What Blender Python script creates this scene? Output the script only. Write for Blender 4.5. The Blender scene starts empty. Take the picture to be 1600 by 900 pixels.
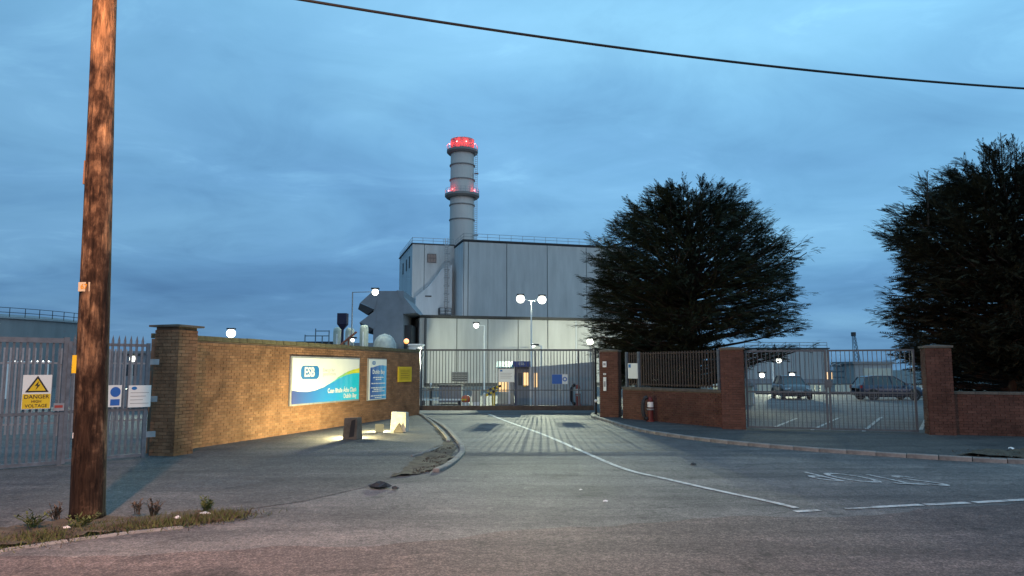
import bpy, math, random
import numpy as np
from mathutils import Vector, Matrix

R = math.radians
random.seed(7)
scene = bpy.context.scene
col = scene.collection

# ------------------------------------------------------------------ camera
cam_d = bpy.data.cameras.new("camera")
cam_d.sensor_width = 36.0
cam_d.lens = 36.0 * 1150 / 1600
cam_d.clip_end = 4000
cam = bpy.data.objects.new("camera", cam_d)
cam.location = (0, 0, 1.9)
cam.rotation_euler = (R(96.3), 0, 0)
col.objects.link(cam)
scene.camera = cam

# ------------------------------------------------------------------ view and render
scene.view_settings.view_transform = 'Standard'
scene.view_settings.look = 'None'
scene.view_settings.exposure = 0.0
scene.view_settings.gamma = 1.0
scene.view_settings.use_curve_mapping = False
scene.render.engine = 'CYCLES'
scene.cycles.use_denoising = True
scene.cycles.max_bounces = 6
scene.cycles.sample_clamp_indirect = 4

# ------------------------------------------------------------------ dusk sky
SUN_EL, SUN_ROT = R(2.0), R(160)
world = bpy.data.worlds.new("World")
scene.world = world
world.use_nodes = True
wt = world.node_tree
wt.nodes.clear()


def N(t, kind, **kw):
    n = t.nodes.new(kind)
    for k, v in kw.items():
        if k.startswith('i_'):
            n.inputs[k[2:].replace('_', ' ')].default_value = v
        else:
            setattr(n, k, v)
    return n


def ramp(t, fac, stops, interp='LINEAR'):
    n = t.nodes.new('ShaderNodeValToRGB')
    n.color_ramp.interpolation = interp
    el = n.color_ramp.elements
    while len(el) < len(stops):
        el.new(0.5)
    for e, (p, c) in zip(el, stops):
        e.position = p
        e.color = c if len(c) == 4 else (*c, 1)
    t.links.new(fac, n.inputs[0])
    return n.outputs[0]


def mth(t, op, a, b=None, c=None, clamp=False):
    n = t.nodes.new('ShaderNodeMath')
    n.operation = op
    n.use_clamp = clamp
    for i, v in enumerate((a, b, c)):
        if v is None:
            continue
        if isinstance(v, (int, float)):
            n.inputs[i].default_value = v
        else:
            t.links.new(v, n.inputs[i])
    return n.outputs[0]


def mixc(t, fac, a, b, blend='MIX'):
    n = t.nodes.new('ShaderNodeMix')
    n.data_type = 'RGBA'
    n.blend_type = blend
    for i, v in ((0, fac), (6, a), (7, b)):
        if isinstance(v, (int, float)):
            n.inputs[i].default_value = v
        elif isinstance(v, tuple):
            n.inputs[i].default_value = v if len(v) == 4 else (*v, 1)
        else:
            t.links.new(v, n.inputs[i])
    return n.outputs[2]


tc = N(wt, 'ShaderNodeTexCoord')
sp = N(wt, 'ShaderNodeSeparateXYZ')
wt.links.new(tc.outputs['Generated'], sp.inputs[0])
zc = mth(wt, 'MAXIMUM', sp.outputs[2], 0.0)
den = mth(wt, 'ADD', zc, 0.16)
cx = mth(wt, 'DIVIDE', sp.outputs[0], den)
cy = mth(wt, 'DIVIDE', sp.outputs[1], den)
cv = N(wt, 'ShaderNodeCombineXYZ')
wt.links.new(cx, cv.inputs[0])
wt.links.new(cy, cv.inputs[1])
mp = N(wt, 'ShaderNodeMapping')
mp.inputs['Rotation'].default_value = (0, 0, R(-28))
mp.inputs['Scale'].default_value = (0.85, 1.0, 1)
mp.inputs['Location'].default_value = (1.7, 0.4, 0)
wt.links.new(cv.outputs[0], mp.inputs[0])
n1 = N(wt, 'ShaderNodeTexNoise', i_Scale=0.9, i_Detail=5.0, i_Roughness=0.5, i_Distortion=0.6)
wt.links.new(mp.outputs[0], n1.inputs['Vector'])
n2 = N(wt, 'ShaderNodeTexNoise', i_Scale=2.1, i_Detail=9.0, i_Roughness=0.60, i_Distortion=0.9)
wt.links.new(mp.outputs[0], n2.inputs['Vector'])
# overcast colour against height, darker towards the left where the light has gone
base = ramp(wt, zc, [(0.0, (0.112, 0.25, 0.44)), (0.10, (0.130, 0.315, 0.56)), (0.24, (0.172, 0.41, 0.69)),
                     (0.45, (0.225, 0.525, 0.82)), (0.8, (0.27, 0.58, 0.87))])
azl = mth(wt, 'MULTIPLY_ADD', sp.outputs[0], 0.55, 0.52, clamp=True)
azg = ramp(wt, azl, [(0.0, (0.66, 0.66, 0.68)), (0.5, (0.97, 0.97, 0.98)), (1.0, (1.22, 1.24, 1.16))])
c0 = mixc(wt, 1.0, base, azg, 'MULTIPLY')
cl1 = ramp(wt, n1.outputs[0], [(0.30, (0.76, 0.79, 0.84)), (0.5, (1.0, 1.0, 1.0)), (0.70, (1.32, 1.24, 1.15))])
c1 = mixc(wt, 1.0, c0, cl1, 'MULTIPLY')
cl2 = ramp(wt, n2.outputs[0], [(0.32, (0.86, 0.88, 0.90)), (0.48, (0.97, 0.98, 0.98)), (0.58, (1.03, 1.02, 1.02)), (0.72, (1.28, 1.22, 1.15))])
c2 = mixc(wt, 1.0, c1, cl2, 'MULTIPLY')
bg_c = N(wt, 'ShaderNodeBackground', i_Strength=1.18)
wt.links.new(c2, bg_c.inputs[0])
sky = N(wt, 'ShaderNodeTexSky', sky_type='NISHITA', sun_disc=False, sun_elevation=SUN_EL, sun_rotation=SUN_ROT)
bg_s = N(wt, 'ShaderNodeBackground', i_Strength=0.06)
wt.links.new(sky.outputs[0], bg_s.inputs[0])
mxs = N(wt, 'ShaderNodeMixShader')
mxs.inputs[0].default_value = 0.94          # nearly closed cloud deck in front of the clear sky
wt.links.new(bg_s.outputs[0], mxs.inputs[1])
wt.links.new(bg_c.outputs[0], mxs.inputs[2])
wo = N(wt, 'ShaderNodeOutputWorld')
wt.links.new(mxs.outputs[0], wo.inputs[0])

sd = bpy.data.lights.new("sun", 'SUN')
sd.energy = 0.50
sd.angle = R(45)
sd.color = (1, 0.72, 0.55)
so = bpy.data.objects.new("sun", sd)
so.rotation_euler = (R(84), 0, R(20))
col.objects.link(so)


# ------------------------------------------------------------------ mesh helpers
class MB:
    def __init__(self):
        self.v, self.f, self.m = [], [], []

    def add(self, vs, fs, mi=0):
        o = len(self.v)
        self.v += [tuple(p) for p in vs]
        self.f += [tuple(i + o for i in f) for f in fs]
        self.m += [mi] * len(fs)
        return self

    def box(self, x0, x1, y0, y1, z0, z1, mi=0):
        vs = [(x, y, z) for z in (z0, z1) for y in (y0, y1) for x in (x0, x1)]
        return self.add(vs, [(0, 2, 3, 1), (4, 5, 7, 6), (0, 1, 5, 4), (2, 6, 7, 3), (0, 4, 6, 2), (1, 3, 7, 5)], mi)

    def cbox(self, cx, cy, cz, sx, sy, sz, rz=0, mi=0, tilt=None):
        vs = []
        c, s = math.cos(rz), math.sin(rz)
        for z in (-.5, .5):
            for y in (-.5, .5):
                for x in (-.5, .5):
                    p = Vector((x * sx, y * sy, z * sz))
                    if tilt is not None:
                        p = tilt @ p
                    vs.append((cx + p.x * c - p.y * s, cy + p.x * s + p.y * c, cz + p.z))
        return self.add(vs, [(0, 2, 3, 1), (4, 5, 7, 6), (0, 1, 5, 4), (2, 6, 7, 3), (0, 4, 6, 2), (1, 3, 7, 5)], mi)

    def prism(self, poly, z0, z1, mi=0):
        n = len(poly)
        vs = [(p[0], p[1], z0) for p in poly] + [(p[0], p[1], z1) for p in poly]
        fs = [tuple(range(n - 1, -1, -1)), tuple(range(n, 2 * n))]
        fs += [(i, (i + 1) % n, n + (i + 1) % n, n + i) for i in range(n)]
        return self.add(vs, fs, mi)

    def xprism(self, poly, y0, y1, mi=0):      # polygon in x,z pulled along y
        n = len(poly)
        vs = [(p[0], y0, p[1]) for p in poly] + [(p[0], y1, p[1]) for p in poly]
        fs = [tuple(range(n)), tuple(range(2 * n - 1, n - 1, -1))]
        fs += [(i, n + i, n + (i + 1) % n, (i + 1) % n) for i in range(n)]
        return self.add(vs, fs, mi)

    def flat(self, poly, z, mi=0):
        return self.add([(p[0], p[1], z) for p in poly], [tuple(range(len(poly)))], mi)

    def tube(self, pts, r, n=8, mi=0, cap=True):
        pts = [Vector(p) for p in pts]
        rs = r if isinstance(r, (list, tuple)) else [r] * len(pts)
        vs, fs = [], []
        for i, p in enumerate(pts):
            d = (pts[min(i + 1, len(pts) - 1)] - pts[max(i - 1, 0)]).normalized()
            a = d.orthogonal().normalized() if abs(d.z) > .9 else d.cross(Vector((0, 0, 1))).normalized()
            if abs(d.z) > .9:
                a = (Vector((1, 0, 0)) - d * d.x).normalized()
            b = d.cross(a)
            for k in range(n):
                t = 2 * math.pi * k / n
                vs.append(p + (a * math.cos(t) + b * math.sin(t)) * rs[i])
        for i in range(len(pts) - 1):
            for k in range(n):
                fs.append((i * n + k, i * n + (k + 1) % n, (i + 1) * n + (k + 1) % n, (i + 1) * n + k))
        if cap:
            fs.append(tuple(range(n - 1, -1, -1)))
            e = (len(pts) - 1) * n
            fs.append(tuple(range(e, e + n)))
        return self.add(vs, fs, mi)

    def lathe(self, prof, n=24, cx=0, cy=0, mi=0):
        vs, fs = [], []
        for (r, z) in prof:
            for k in range(n):
                t = 2 * math.pi * k / n
                vs.append((cx + r * math.cos(t), cy + r * math.sin(t), z))
        for i in range(len(prof) - 1):
            for k in range(n):
                fs.append((i * n + k, i * n + (k + 1) % n, (i + 1) * n + (k + 1) % n, (i + 1) * n + k))
        return self.add(vs, fs, mi)

    def ball(self, c, r, n=12, sz=1.0, mi=0):
        m = n // 2
        prof = [(max(1e-4, r * math.sin(math.pi * i / m)), c[2] - r * sz * math.cos(math.pi * i / m)) for i in range(m + 1)]
        return self.lathe(prof, n, c[0], c[1], mi)

    def mesh(self, name, mats, smooth=False):
        me = bpy.data.meshes.new(name)
        me.from_pydata(self.v, [], self.f)
        for m in (mats if isinstance(mats, (list, tuple)) else [mats]):
            me.materials.append(m)
        me.polygons.foreach_set('material_index', self.m)
        if smooth:
            me.polygons.foreach_set('use_smooth', [True] * len(me.polygons))
        me.update()
        return me

    def build(self, name, mats, parent=None, smooth=False, kind=None):
        o = bpy.data.objects.new(name, self.mesh(name, mats, smooth))
        col.objects.link(o)
        if parent is not None:
            o.parent = parent
        if kind:
            o['kind'] = kind
        return o


def link_mesh(name, me, parent=None, loc=(0, 0, 0), rz=0.0):
    o = bpy.data.objects.new(name, me)
    col.objects.link(o)
    o.parent = parent
    o.location = loc
    o.rotation_euler = (0, 0, rz)
    return o


def thing(name, label, cat, loc=(0, 0, 0), rz=0.0, group=None):
    o = bpy.data.objects.new(name, None)
    o.empty_display_size = 0.3
    col.objects.link(o)
    o.location = loc
    o.rotation_euler = (0, 0, rz)
    return tag(o, label, cat, group)


def tag(o, label, cat, group=None):
    o['label'] = label
    o['category'] = cat
    if group:
        o['group'] = group
    return o


def copy_tree(o, parent=None):
    c = o.copy()
    col.objects.link(c)
    c.parent = parent
    for ch in list(o.children):
        copy_tree(ch, c)
    return c


def structure(o):
    o['kind'] = 'structure'
    return o


def spot(name, loc, target, watts, color, cone, blend=0.4, radius=0.15, parent=None):
    d = bpy.data.lights.new(name, 'SPOT')
    d.energy = watts
    d.color = color
    d.spot_size = R(cone)
    d.spot_blend = blend
    d.shadow_soft_size = radius
    o = bpy.data.objects.new(name, d)
    col.objects.link(o)
    v = Vector(target) - Vector(loc)
    o.rotation_euler = v.to_track_quat('-Z', 'Y').to_euler()
    o.location = loc
    return o


def point(name, loc, watts, color, radius=0.15):
    d = bpy.data.lights.new(name, 'POINT')
    d.energy = watts
    d.color = color
    d.shadow_soft_size = radius
    o = bpy.data.objects.new(name, d)
    col.objects.link(o)
    o.location = loc
    return o


# ------------------------------------------------------------------ materials
def new_mat(name):
    m = bpy.data.materials.new(name)
    m.use_nodes = True
    t = m.node_tree
    return m, t, t.nodes['Principled BSDF']


def simple(name, color, rough=0.6, metal=0.0, var=0.12, scale=3.0, bump=0.0, bscale=40.0, coord='Object', spec=0.4, stretch=None):
    m, t, b = new_mat(name)
    b.inputs['Roughness'].default_value = rough
    b.inputs['Metallic'].default_value = metal
    b.inputs['Specular IOR Level'].default_value = spec
    tcn = N(t, 'ShaderNodeTexCoord')
    vec = tcn.outputs[coord]
    if stretch:
        mpn = N(t, 'ShaderNodeMapping')
        mpn.inputs['Scale'].default_value = stretch
        t.links.new(vec, mpn.inputs[0])
        vec = mpn.outputs[0]
    nz = N(t, 'ShaderNodeTexNoise', i_Scale=scale, i_Detail=6.0, i_Roughness=0.6)
    t.links.new(vec, nz.inputs['Vector'])
    lo = tuple(max(0, c * (1 - var)) for c in color)
    hi = tuple(min(1, c * (1 + var)) for c in color)
    t.links.new(ramp(t, nz.outputs[0], [(0.3, lo), (0.7, hi)]), b.inputs['Base Color'])
    if bump:
        nb = N(t, 'ShaderNodeTexNoise', i_Scale=bscale, i_Detail=4.0)
        t.links.new(tcn.outputs[coord], nb.inputs['Vector'])
        bp = N(t, 'ShaderNodeBump', i_Strength=bump, i_Distance=0.02)
        t.links.new(nb.outputs[0], bp.inputs['Height'])
        t.links.new(bp.outputs[0], b.inputs['Normal'])
    return m


def emit(name, color, strength):
    m, t, b = new_mat(name)
    b.inputs['Base Color'].default_value = (0.8, 0.8, 0.8, 1)
    b.inputs['Emission Color'].default_value = (*color, 1)
    b.inputs['Emission Strength'].default_value = strength
    return m


def asphalt(name, c_lo, c_hi, patch=1.0, crack=True, speck=0.5):
    m, t, b = new_mat(name)
    b.inputs['Specular IOR Level'].default_value = 0.25
    tcn = N(t, 'ShaderNodeTexCoord')
    P = tcn.outputs['Object']
    big = N(t, 'ShaderNodeTexNoise', i_Scale=0.35, i_Detail=7.0, i_Roughness=0.62, i_Distortion=0.4)
    t.links.new(P, big.inputs['Vector'])
    c = ramp(t, big.outputs[0], [(0.3, c_lo), (0.7, c_hi)])
    # long dusty wheel tracks and wear along the road
    mp_ = N(t, 'ShaderNodeMapping')
    mp_.inputs['Rotation'].default_value = (0, 0, R(-15))
    mp_.inputs['Scale'].default_value = (0.25, 1.9, 1)
    t.links.new(P, mp_.inputs[0])
    tr = N(t, 'ShaderNodeTexNoise', i_Scale=0.8, i_Detail=6.0, i_Roughness=0.6)
    t.links.new(mp_.outputs[0], tr.inputs['Vector'])
    c = mixc(t, 0.75 * patch, c, ramp(t, tr.outputs[0], [(0.34, (0.62, 0.62, 0.63)), (0.5, (1, 1, 1)), (0.66, (1.38, 1.36, 1.33))]), 'MULTIPLY')
    # square-ish repair patches
    vo = N(t, 'ShaderNodeTexVoronoi', i_Scale=0.22)
    vo.distance = 'CHEBYCHEV'
    t.links.new(P, vo.inputs['Vector'])
    sv = N(t, 'ShaderNodeSeparateColor')
    t.links.new(vo.outputs['Color'], sv.inputs[0])
    c = mixc(t, 0.6 * patch, c, ramp(t, sv.outputs[0], [(0.0, (0.80, 0.80, 0.82)), (0.45, (1, 1, 1)), (1.0, (1.1, 1.1, 1.1))]), 'MULTIPLY')
    # stone chips
    sk = N(t, 'ShaderNodeTexNoise', i_Scale=42.0, i_Detail=3.0, i_Roughness=0.85)
    t.links.new(P, sk.inputs['Vector'])
    c = mixc(t, speck, c, ramp(t, sk.outputs[0], [(0.38, (0.25, 0.25, 0.25)), (0.5, (0.95, 0.95, 0.95)), (0.64, (2.6, 2.55, 2.5))]), 'MULTIPLY')
    sk2 = N(t, 'ShaderNodeTexNoise', i_Scale=12.0, i_Detail=5.0, i_Roughness=0.7)
    t.links.new(P, sk2.inputs['Vector'])
    c = mixc(t, 0.6, c, ramp(t, sk2.outputs[0], [(0.36, (0.5, 0.5, 0.5)), (0.5, (1, 1, 1)), (0.64, (1.45, 1.44, 1.42))]), 'MULTIPLY')
    st2 = N(t, 'ShaderNodeTexNoise', i_Scale=1.3, i_Detail=8.0, i_Roughness=0.7, i_Distortion=0.8)
    t.links.new(P, st2.inputs['Vector'])
    c = mixc(t, 0.8 * patch, c, ramp(t, st2.outputs[0], [(0.34, (0.42, 0.42, 0.43)), (0.42, (0.9, 0.9, 0.9)), (0.56, (1.04, 1.03, 1.02)), (0.64, (1.42, 1.38, 1.33))]), 'MULTIPLY')
    if crack:
        wv = N(t, 'ShaderNodeTexNoise', i_Scale=1.4, i_Detail=4.0)
        t.links.new(P, wv.inputs['Vector'])
        va = N(t, 'ShaderNodeVectorMath')
        va.operation = 'ADD'
        t.links.new(P, va.inputs[0])
        t.links.new(wv.outputs['Color'], va.inputs[1])
        vc = N(t, 'ShaderNodeTexVoronoi', i_Scale=0.38)
        vc.feature = 'DISTANCE_TO_EDGE'
        t.links.new(va.outputs[0], vc.inputs['Vector'])
        c = mixc(t, 0.45, c, ramp(t, vc.outputs['Distance'], [(0.0, (0.5, 0.5, 0.5)), (0.006, (0.8, .8, .8)), (0.018, (1, 1, 1))]), 'MULTIPLY')
    t.links.new(c, b.inputs['Base Color'])
    b.inputs['Roughness'].default_value = 0.82
    bp = N(t, 'ShaderNodeBump', i_Strength=0.5, i_Distance=0.01)
    t.links.new(sk.outputs[0], bp.inputs['Height'])
    t.links.new(bp.outputs[0], b.inputs['Normal'])
    return m


def paint_line(name, under, worn=0.5):
    m, t, b = new_mat(name)
    tcn = N(t, 'ShaderNodeTexCoord')
    a = N(t, 'ShaderNodeTexNoise', i_Scale=5.0, i_Detail=8.0, i_Roughness=0.75)
    t.links.new(tcn.outputs['Object'], a.inputs['Vector'])
    f = ramp(t, a.outputs[0], [(worn - 0.1, (0, 0, 0)), (worn + 0.08, (1, 1, 1))])
    s = N(t, 'ShaderNodeTexNoise', i_Scale=50.0, i_Detail=3.0)
    t.links.new(tcn.outputs['Object'], s.inputs['Vector'])
    w = ramp(t, s.outputs[0], [(0.3, (0.36, 0.36, 0.35)), (0.6, (0.58, 0.58, 0.56))])
    t.links.new(mixc(t, f, under, w), b.inputs['Base Color'])
    b.inputs['Roughness'].default_value = 0.75
    return m


def brick_mat(name, tones, moss=0.0):
    m, t, b = new_mat(name)
    oi = N(t, 'ShaderNodeObjectInfo')
    ge = N(t, 'ShaderNodeNewGeometry')
    rnd = mth(t, 'FRACT', mth(t, 'ADD', oi.outputs['Random'], ge.outputs['Random Per Island']))
    c = ramp(t, rnd, [(i / (len(tones) - 1), k) for i, k in enumerate(tones)])
    tcn = N(t, 'ShaderNodeTexCoord')
    nz = N(t, 'ShaderNodeTexNoise', i_Scale=1.3, i_Detail=8.0, i_Roughness=0.65)
    t.links.new(ge.outputs['Position'], nz.inputs['Vector'])
    c = mixc(t, 0.8, c, ramp(t, nz.outputs[0], [(0.3, (0.62, 0.6, 0.58)), (0.5, (1, 1, 1)), (0.72, (1.25, 1.2, 1.15))]), 'MULTIPLY')
    dz = N(t, 'ShaderNodeTexNoise', i_Scale=0.55, i_Detail=9.0, i_Roughness=0.7, i_Distortion=0.7)
    t.links.new(ge.outputs['Position'], dz.inputs['Vector'])
    c = mixc(t, 0.8, c, ramp(t, dz.outputs[0], [(0.36, (0.55, 0.55, 0.56)), (0.48, (1, 1, 1)), (0.6, (1.1, 1.08, 1.05)), (0.68, (1.5, 1.5, 1.5))]), 'MULTIPLY')
    fz = N(t, 'ShaderNodeTexNoise', i_Scale=45.0, i_Detail=4.0)
    t.links.new(ge.outputs['Position'], fz.inputs['Vector'])
    c = mixc(t, 0.6, c, ramp(t, fz.outputs[0], [(0.3, (0.75, 0.75, 0.75)), (0.7, (1.2, 1.2, 1.2))]), 'MULTIPLY')
    t.links.new(c, b.inputs['Base Color'])
    b.inputs['Roughness'].default_value = 0.85
    b.inputs['Specular IOR Level'].default_value = 0.2
    bp = N(t, 'ShaderNodeBump', i_Strength=0.4, i_Distance=0.004)
    t.links.new(fz.outputs[0], bp.inputs['Height'])
    t.links.new(bp.outputs[0], b.inputs['Normal'])
    return m


def cladding(name, color, ribs=9.0, axis_local_x=True):
    m, t, b = new_mat(name)
    tcn = N(t, 'ShaderNodeTexCoord')
    mpn = N(t, 'ShaderNodeMapping')
    mpn.inputs['Scale'].default_value = (0.5, 0.5, 0.09)
    t.links.new(tcn.outputs['Object'], mpn.inputs[0])
    st = N(t, 'ShaderNodeTexNoise', i_Scale=1.5, i_Detail=7.0, i_Roughness=0.6)
    t.links.new(mpn.outputs[0], st.inputs['Vector'])
    lo = tuple(c * 0.86 for c in color)
    hi = tuple(min(1, c * 1.1) for c in color)
    c = ramp(t, st.outputs[0], [(0.3, lo), (0.7, hi)])
    sk = N(t, 'ShaderNodeTexNoise', i_Scale=1.0, i_Detail=6.0, i_Roughness=0.7)
    mk = N(t, 'ShaderNodeMapping')
    mk.inputs['Scale'].default_value = (3.0, 3.0, 0.12)
    t.links.new(tcn.outputs['Object'], mk.inputs[0])
    t.links.new(mk.outputs[0], sk.inputs['Vector'])
    c = mixc(t, 0.3, c, ramp(t, sk.outputs[0], [(0.32, (0.78, 0.78, 0.78)), (0.5, (1, 1, 1)), (0.7, (1.08, 1.08, 1.08))]), 'MULTIPLY')
    oi = N(t, 'ShaderNodeObjectInfo')
    c = mixc(t, 1.0, c, ramp(t, oi.outputs['Random'], [(0, (0.94, 0.94, 0.95)), (1, (1.04, 1.04, 1.03))]), 'MULTIPLY')
    t.links.new(c, b.inputs['Base Color'])
    b.inputs['Roughness'].default_value = 0.55
    wv = N(t, 'ShaderNodeTexWave', i_Scale=ribs)
    wv.bands_direction = 'Z'
    t.links.new(tcn.outputs['Object'], wv.inputs['Vector'])
    bp = N(t, 'ShaderNodeBump', i_Strength=0.6, i_Distance=0.05)
    t.links.new(wv.outputs[0], bp.inputs['Height'])
    t.links.new(bp.outputs[0], b.inputs['Normal'])
    return m


def wood_mat(name):
    m, t, b = new_mat(name)
    tcn = N(t, 'ShaderNodeTexCoord')
    P = tcn.outputs['Object']
    mpn = N(t, 'ShaderNodeMapping')
    mpn.inputs['Scale'].default_value = (9, 9, 1.3)
    t.links.new(P, mpn.inputs[0])
    g = N(t, 'ShaderNodeTexNoise', i_Scale=2.4, i_Detail=9.0, i_Roughness=0.65, i_Distortion=0.5)
    t.links.new(mpn.outputs[0], g.inputs['Vector'])
    c = ramp(t, g.outputs[0], [(0.32, (0.04, 0.025, 0.016)), (0.47, (0.13, 0.082, 0.05)), (0.58, (0.20, 0.13, 0.08)), (0.72, (0.34, 0.235, 0.145))])
    # creosote and tar, more near the foot, plus lamp falloff put into the colour
    mpb = N(t, 'ShaderNodeMapping')
    mpb.inputs['Scale'].default_value = (2.4, 2.4, 1.5)
    t.links.new(P, mpb.inputs[0])
    bl = N(t, 'ShaderNodeTexNoise', i_Scale=1.6, i_Detail=7.0, i_Roughness=0.66)
    t.links.new(mpb.outputs[0], bl.inputs['Vector'])
    sx = N(t, 'ShaderNodeSeparateXYZ')
    t.links.new(P, sx.inputs[0])
    lamp_falloff = mth(t, 'MULTIPLY_ADD', sx.outputs[2], 0.030, -0.11)
    f = mth(t, 'ADD', bl.outputs[0], lamp_falloff)
    tar = ramp(t, f, [(0.40, (0.20, 0.17, 0.165)), (0.47, (0.42, 0.37, 0.35)), (0.53, (0.85, 0.80, 0.76)), (0.66, (1.7, 1.5, 1.2))])
    c = mixc(t, 1.0, c, tar, 'MULTIPLY')
    # drying cracks
    mpc = N(t, 'ShaderNodeMapping')
    mpc.inputs['Scale'].default_value = (16, 16, 0.8)
    t.links.new(P, mpc.inputs[0])
    ck = N(t, 'ShaderNodeTexNoise', i_Scale=2.0, i_Detail=3.0)
    t.links.new(mpc.outputs[0], ck.inputs['Vector'])
    c = mixc(t, 0.85, c, ramp(t, ck.outputs[0], [(0.33, (0.25, 0.25, 0.25)), (0.4, (1, 1, 1))]), 'MULTIPLY')
    t.links.new(c, b.inputs['Base Color'])
    b.inputs['Roughness'].default_value = 0.85
    b.inputs['Specular IOR Level'].default_value = 0.2
    bp = N(t, 'ShaderNodeBump', i_Strength=0.9, i_Distance=0.02)
    t.links.new(ck.outputs[0], bp.inputs['Height'])
    t.links.new(bp.outputs[0], b.inputs['Normal'])
    return m


M = {}
M['ground'] = asphalt('yard_tarmac', (0.085, 0.088, 0.09), (0.13, 0.13, 0.13), 0.6)
M['drive'] = asphalt('driveway_tarmac', (0.092, 0.089, 0.089), (0.14, 0.135, 0.132), 1.0)
M['road'] = asphalt('road_tarmac', (0.076, 0.062, 0.06), (0.122, 0.102, 0.097), 1.0, speck=0.65)
M['path'] = asphalt('footpath_tarmac', (0.066, 0.064, 0.066), (0.105, 0.102, 0.10), 0.8)
M['pathr'] = asphalt('dark_footpath_tarmac', (0.05, 0.05, 0.052), (0.08, 0.078, 0.076), 0.7)
M['patch'] = asphalt('patch_tarmac', (0.075, 0.075, 0.078), (0.11, 0.11, 0.11), 0.8)
M['line'] = paint_line('worn_white_paint', (0.12, 0.12, 0.12), 0.45)
M['line_worn'] = paint_line('very_worn_white_paint', (0.16, 0.155, 0.15), 0.5)
M['kerb'] = simple('kerb_concrete', (0.215, 0.205, 0.19), 0.85, var=0.35, scale=5, bump=0.3, coord='Object')
M['soil'] = simple('bare_soil', (0.075, 0.06, 0.042), 0.95, var=0.5, scale=6, bump=0.8, bscale=25)
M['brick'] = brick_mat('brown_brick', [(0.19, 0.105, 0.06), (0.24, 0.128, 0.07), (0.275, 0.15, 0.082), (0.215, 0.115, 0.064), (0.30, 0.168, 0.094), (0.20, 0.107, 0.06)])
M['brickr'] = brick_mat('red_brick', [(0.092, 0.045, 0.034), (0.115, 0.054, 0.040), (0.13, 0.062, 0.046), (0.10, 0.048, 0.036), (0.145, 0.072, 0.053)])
M['mortar'] = simple('old_mortar', (0.15, 0.115, 0.08), 0.95, var=0.3, scale=4)
M['coping'] = simple('mossy_coping', (0.105, 0.098, 0.058), 0.95, var=0.5, scale=5, bump=0.5, bscale=30)
M['cap'] = simple('pillar_cap_concrete', (0.12, 0.105, 0.085), 0.9, var=0.35, scale=4, bump=0.4)
M['galv'] = simple('galvanised_steel', (0.30, 0.31, 0.32), 0.55, 0.25, var=0.2, scale=6)
M['galv_warm'] = simple('weathered_steel', (0.125, 0.145, 0.165), 0.6, 0.2, var=0.3, scale=6)
M['gatebar'] = simple('dull_gate_steel', (0.11, 0.115, 0.12), 0.6, 0.2, var=0.2, scale=6)
M['gatebrown'] = simple('rusty_rail_paint', (0.075, 0.055, 0.043), 0.75, 0.1, var=0.35, scale=8)
M['dark'] = simple('dark_metal', (0.03, 0.032, 0.036), 0.6, 0.2)
M['black'] = simple('black_rubber', (0.015, 0.015, 0.016), 0.7)
M['wood'] = wood_mat('weathered_pole_wood')
M['clad'] = cladding('pale_grey_cladding', (0.62, 0.605, 0.59))
M['clad_low'] = cladding('grey_green_cladding', (0.50, 0.505, 0.50))
M['clad_side'] = cladding('white_side_cladding', (0.58, 0.61, 0.64))
M['joint'] = simple('dark_joint', (0.06, 0.065, 0.07), 0.8)
M['filter'] = simple('slate_grey_sheet', (0.205, 0.215, 0.235), 0.6, var=0.12, scale=1.0)
M['stack'] = simple('stack_concrete_grey', (0.50, 0.475, 0.45), 0.7, var=0.1, scale=0.5, stretch=(1, 1, 0.2))
M['stack_ring'] = simple('stack_ring_grey', (0.2, 0.19, 0.185), 0.7)
M['red_lit'] = emit('red_beacon', (1.0, 0.2, 0.2), 6.0)
M['led'] = emit('led_lamp_glow', (1.0, 1.0, 0.86), 5.0)
M['led_small'] = emit('led_lamp_dim', (1.0, 1.0, 0.9), 2.5)
M['amber'] = emit('amber_lamp', (1.0, 0.32, 0.03), 2.2)
M['yellow_lit'] = emit('warm_window_light', (1.0, 0.55, 0.12), 1.3)
M['sodium'] = emit('sodium_lamp', (1.0, 0.5, 0.14), 40.0)
M['white'] = simple('white_paint', (0.78, 0.78, 0.76), 0.5, var=0.06)
M['signwhite'] = simple('sign_white', (0.74, 0.77, 0.72), 0.5, var=0.04, scale=1.0)
M['signblue'] = simple('sign_blue', (0.03, 0.13, 0.42), 0.5, var=0.05)
M['logo'] = simple('logo_blue', (0.02, 0.16, 0.42), 0.5, var=0.03)
M['yellow'] = simple('warning_yellow', (0.75, 0.52, 0.02), 0.5, var=0.08)
M['ylwsign'] = simple('old_yellow_sign', (0.62, 0.42, 0.01), 0.5, var=0.1)
M['ink'] = simple('black_ink', (0.02, 0.02, 0.02), 0.6)
M['greyink'] = simple('grey_ink', (0.38, 0.40, 0.38), 0.6)
M['red'] = simple('red_paint', (0.35, 0.05, 0.035), 0.5, var=0.2)
M['darkred'] = simple('dark_red_paint', (0.12, 0.018, 0.016), 0.5, var=0.3)
M['orange'] = simple('orange_plastic', (0.65, 0.12, 0.04), 0.5, var=0.1)
M['teal'] = simple('teal_sheet', (0.03, 0.22, 0.24), 0.5)
M['blue'] = simple('blue_trim', (0.03, 0.07, 0.26), 0.5)
M['cabin'] = simple('cabin_grey', (0.46, 0.50, 0.52), 0.6, var=0.1)
M['cabin_dark'] = simple('cabin_dark_blue', (0.07, 0.085, 0.13), 0.5)
M['vessel'] = simple('pale_vessel_paint', (0.50, 0.50, 0.42), 0.55, var=0.12, scale=1.5)
M['dome'] = simple('dome_sheet', (0.36, 0.37, 0.36), 0.5, var=0.3, scale=2)
M['funnel'] = simple('navy_hopper', (0.02, 0.018, 0.045), 0.7)
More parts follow.
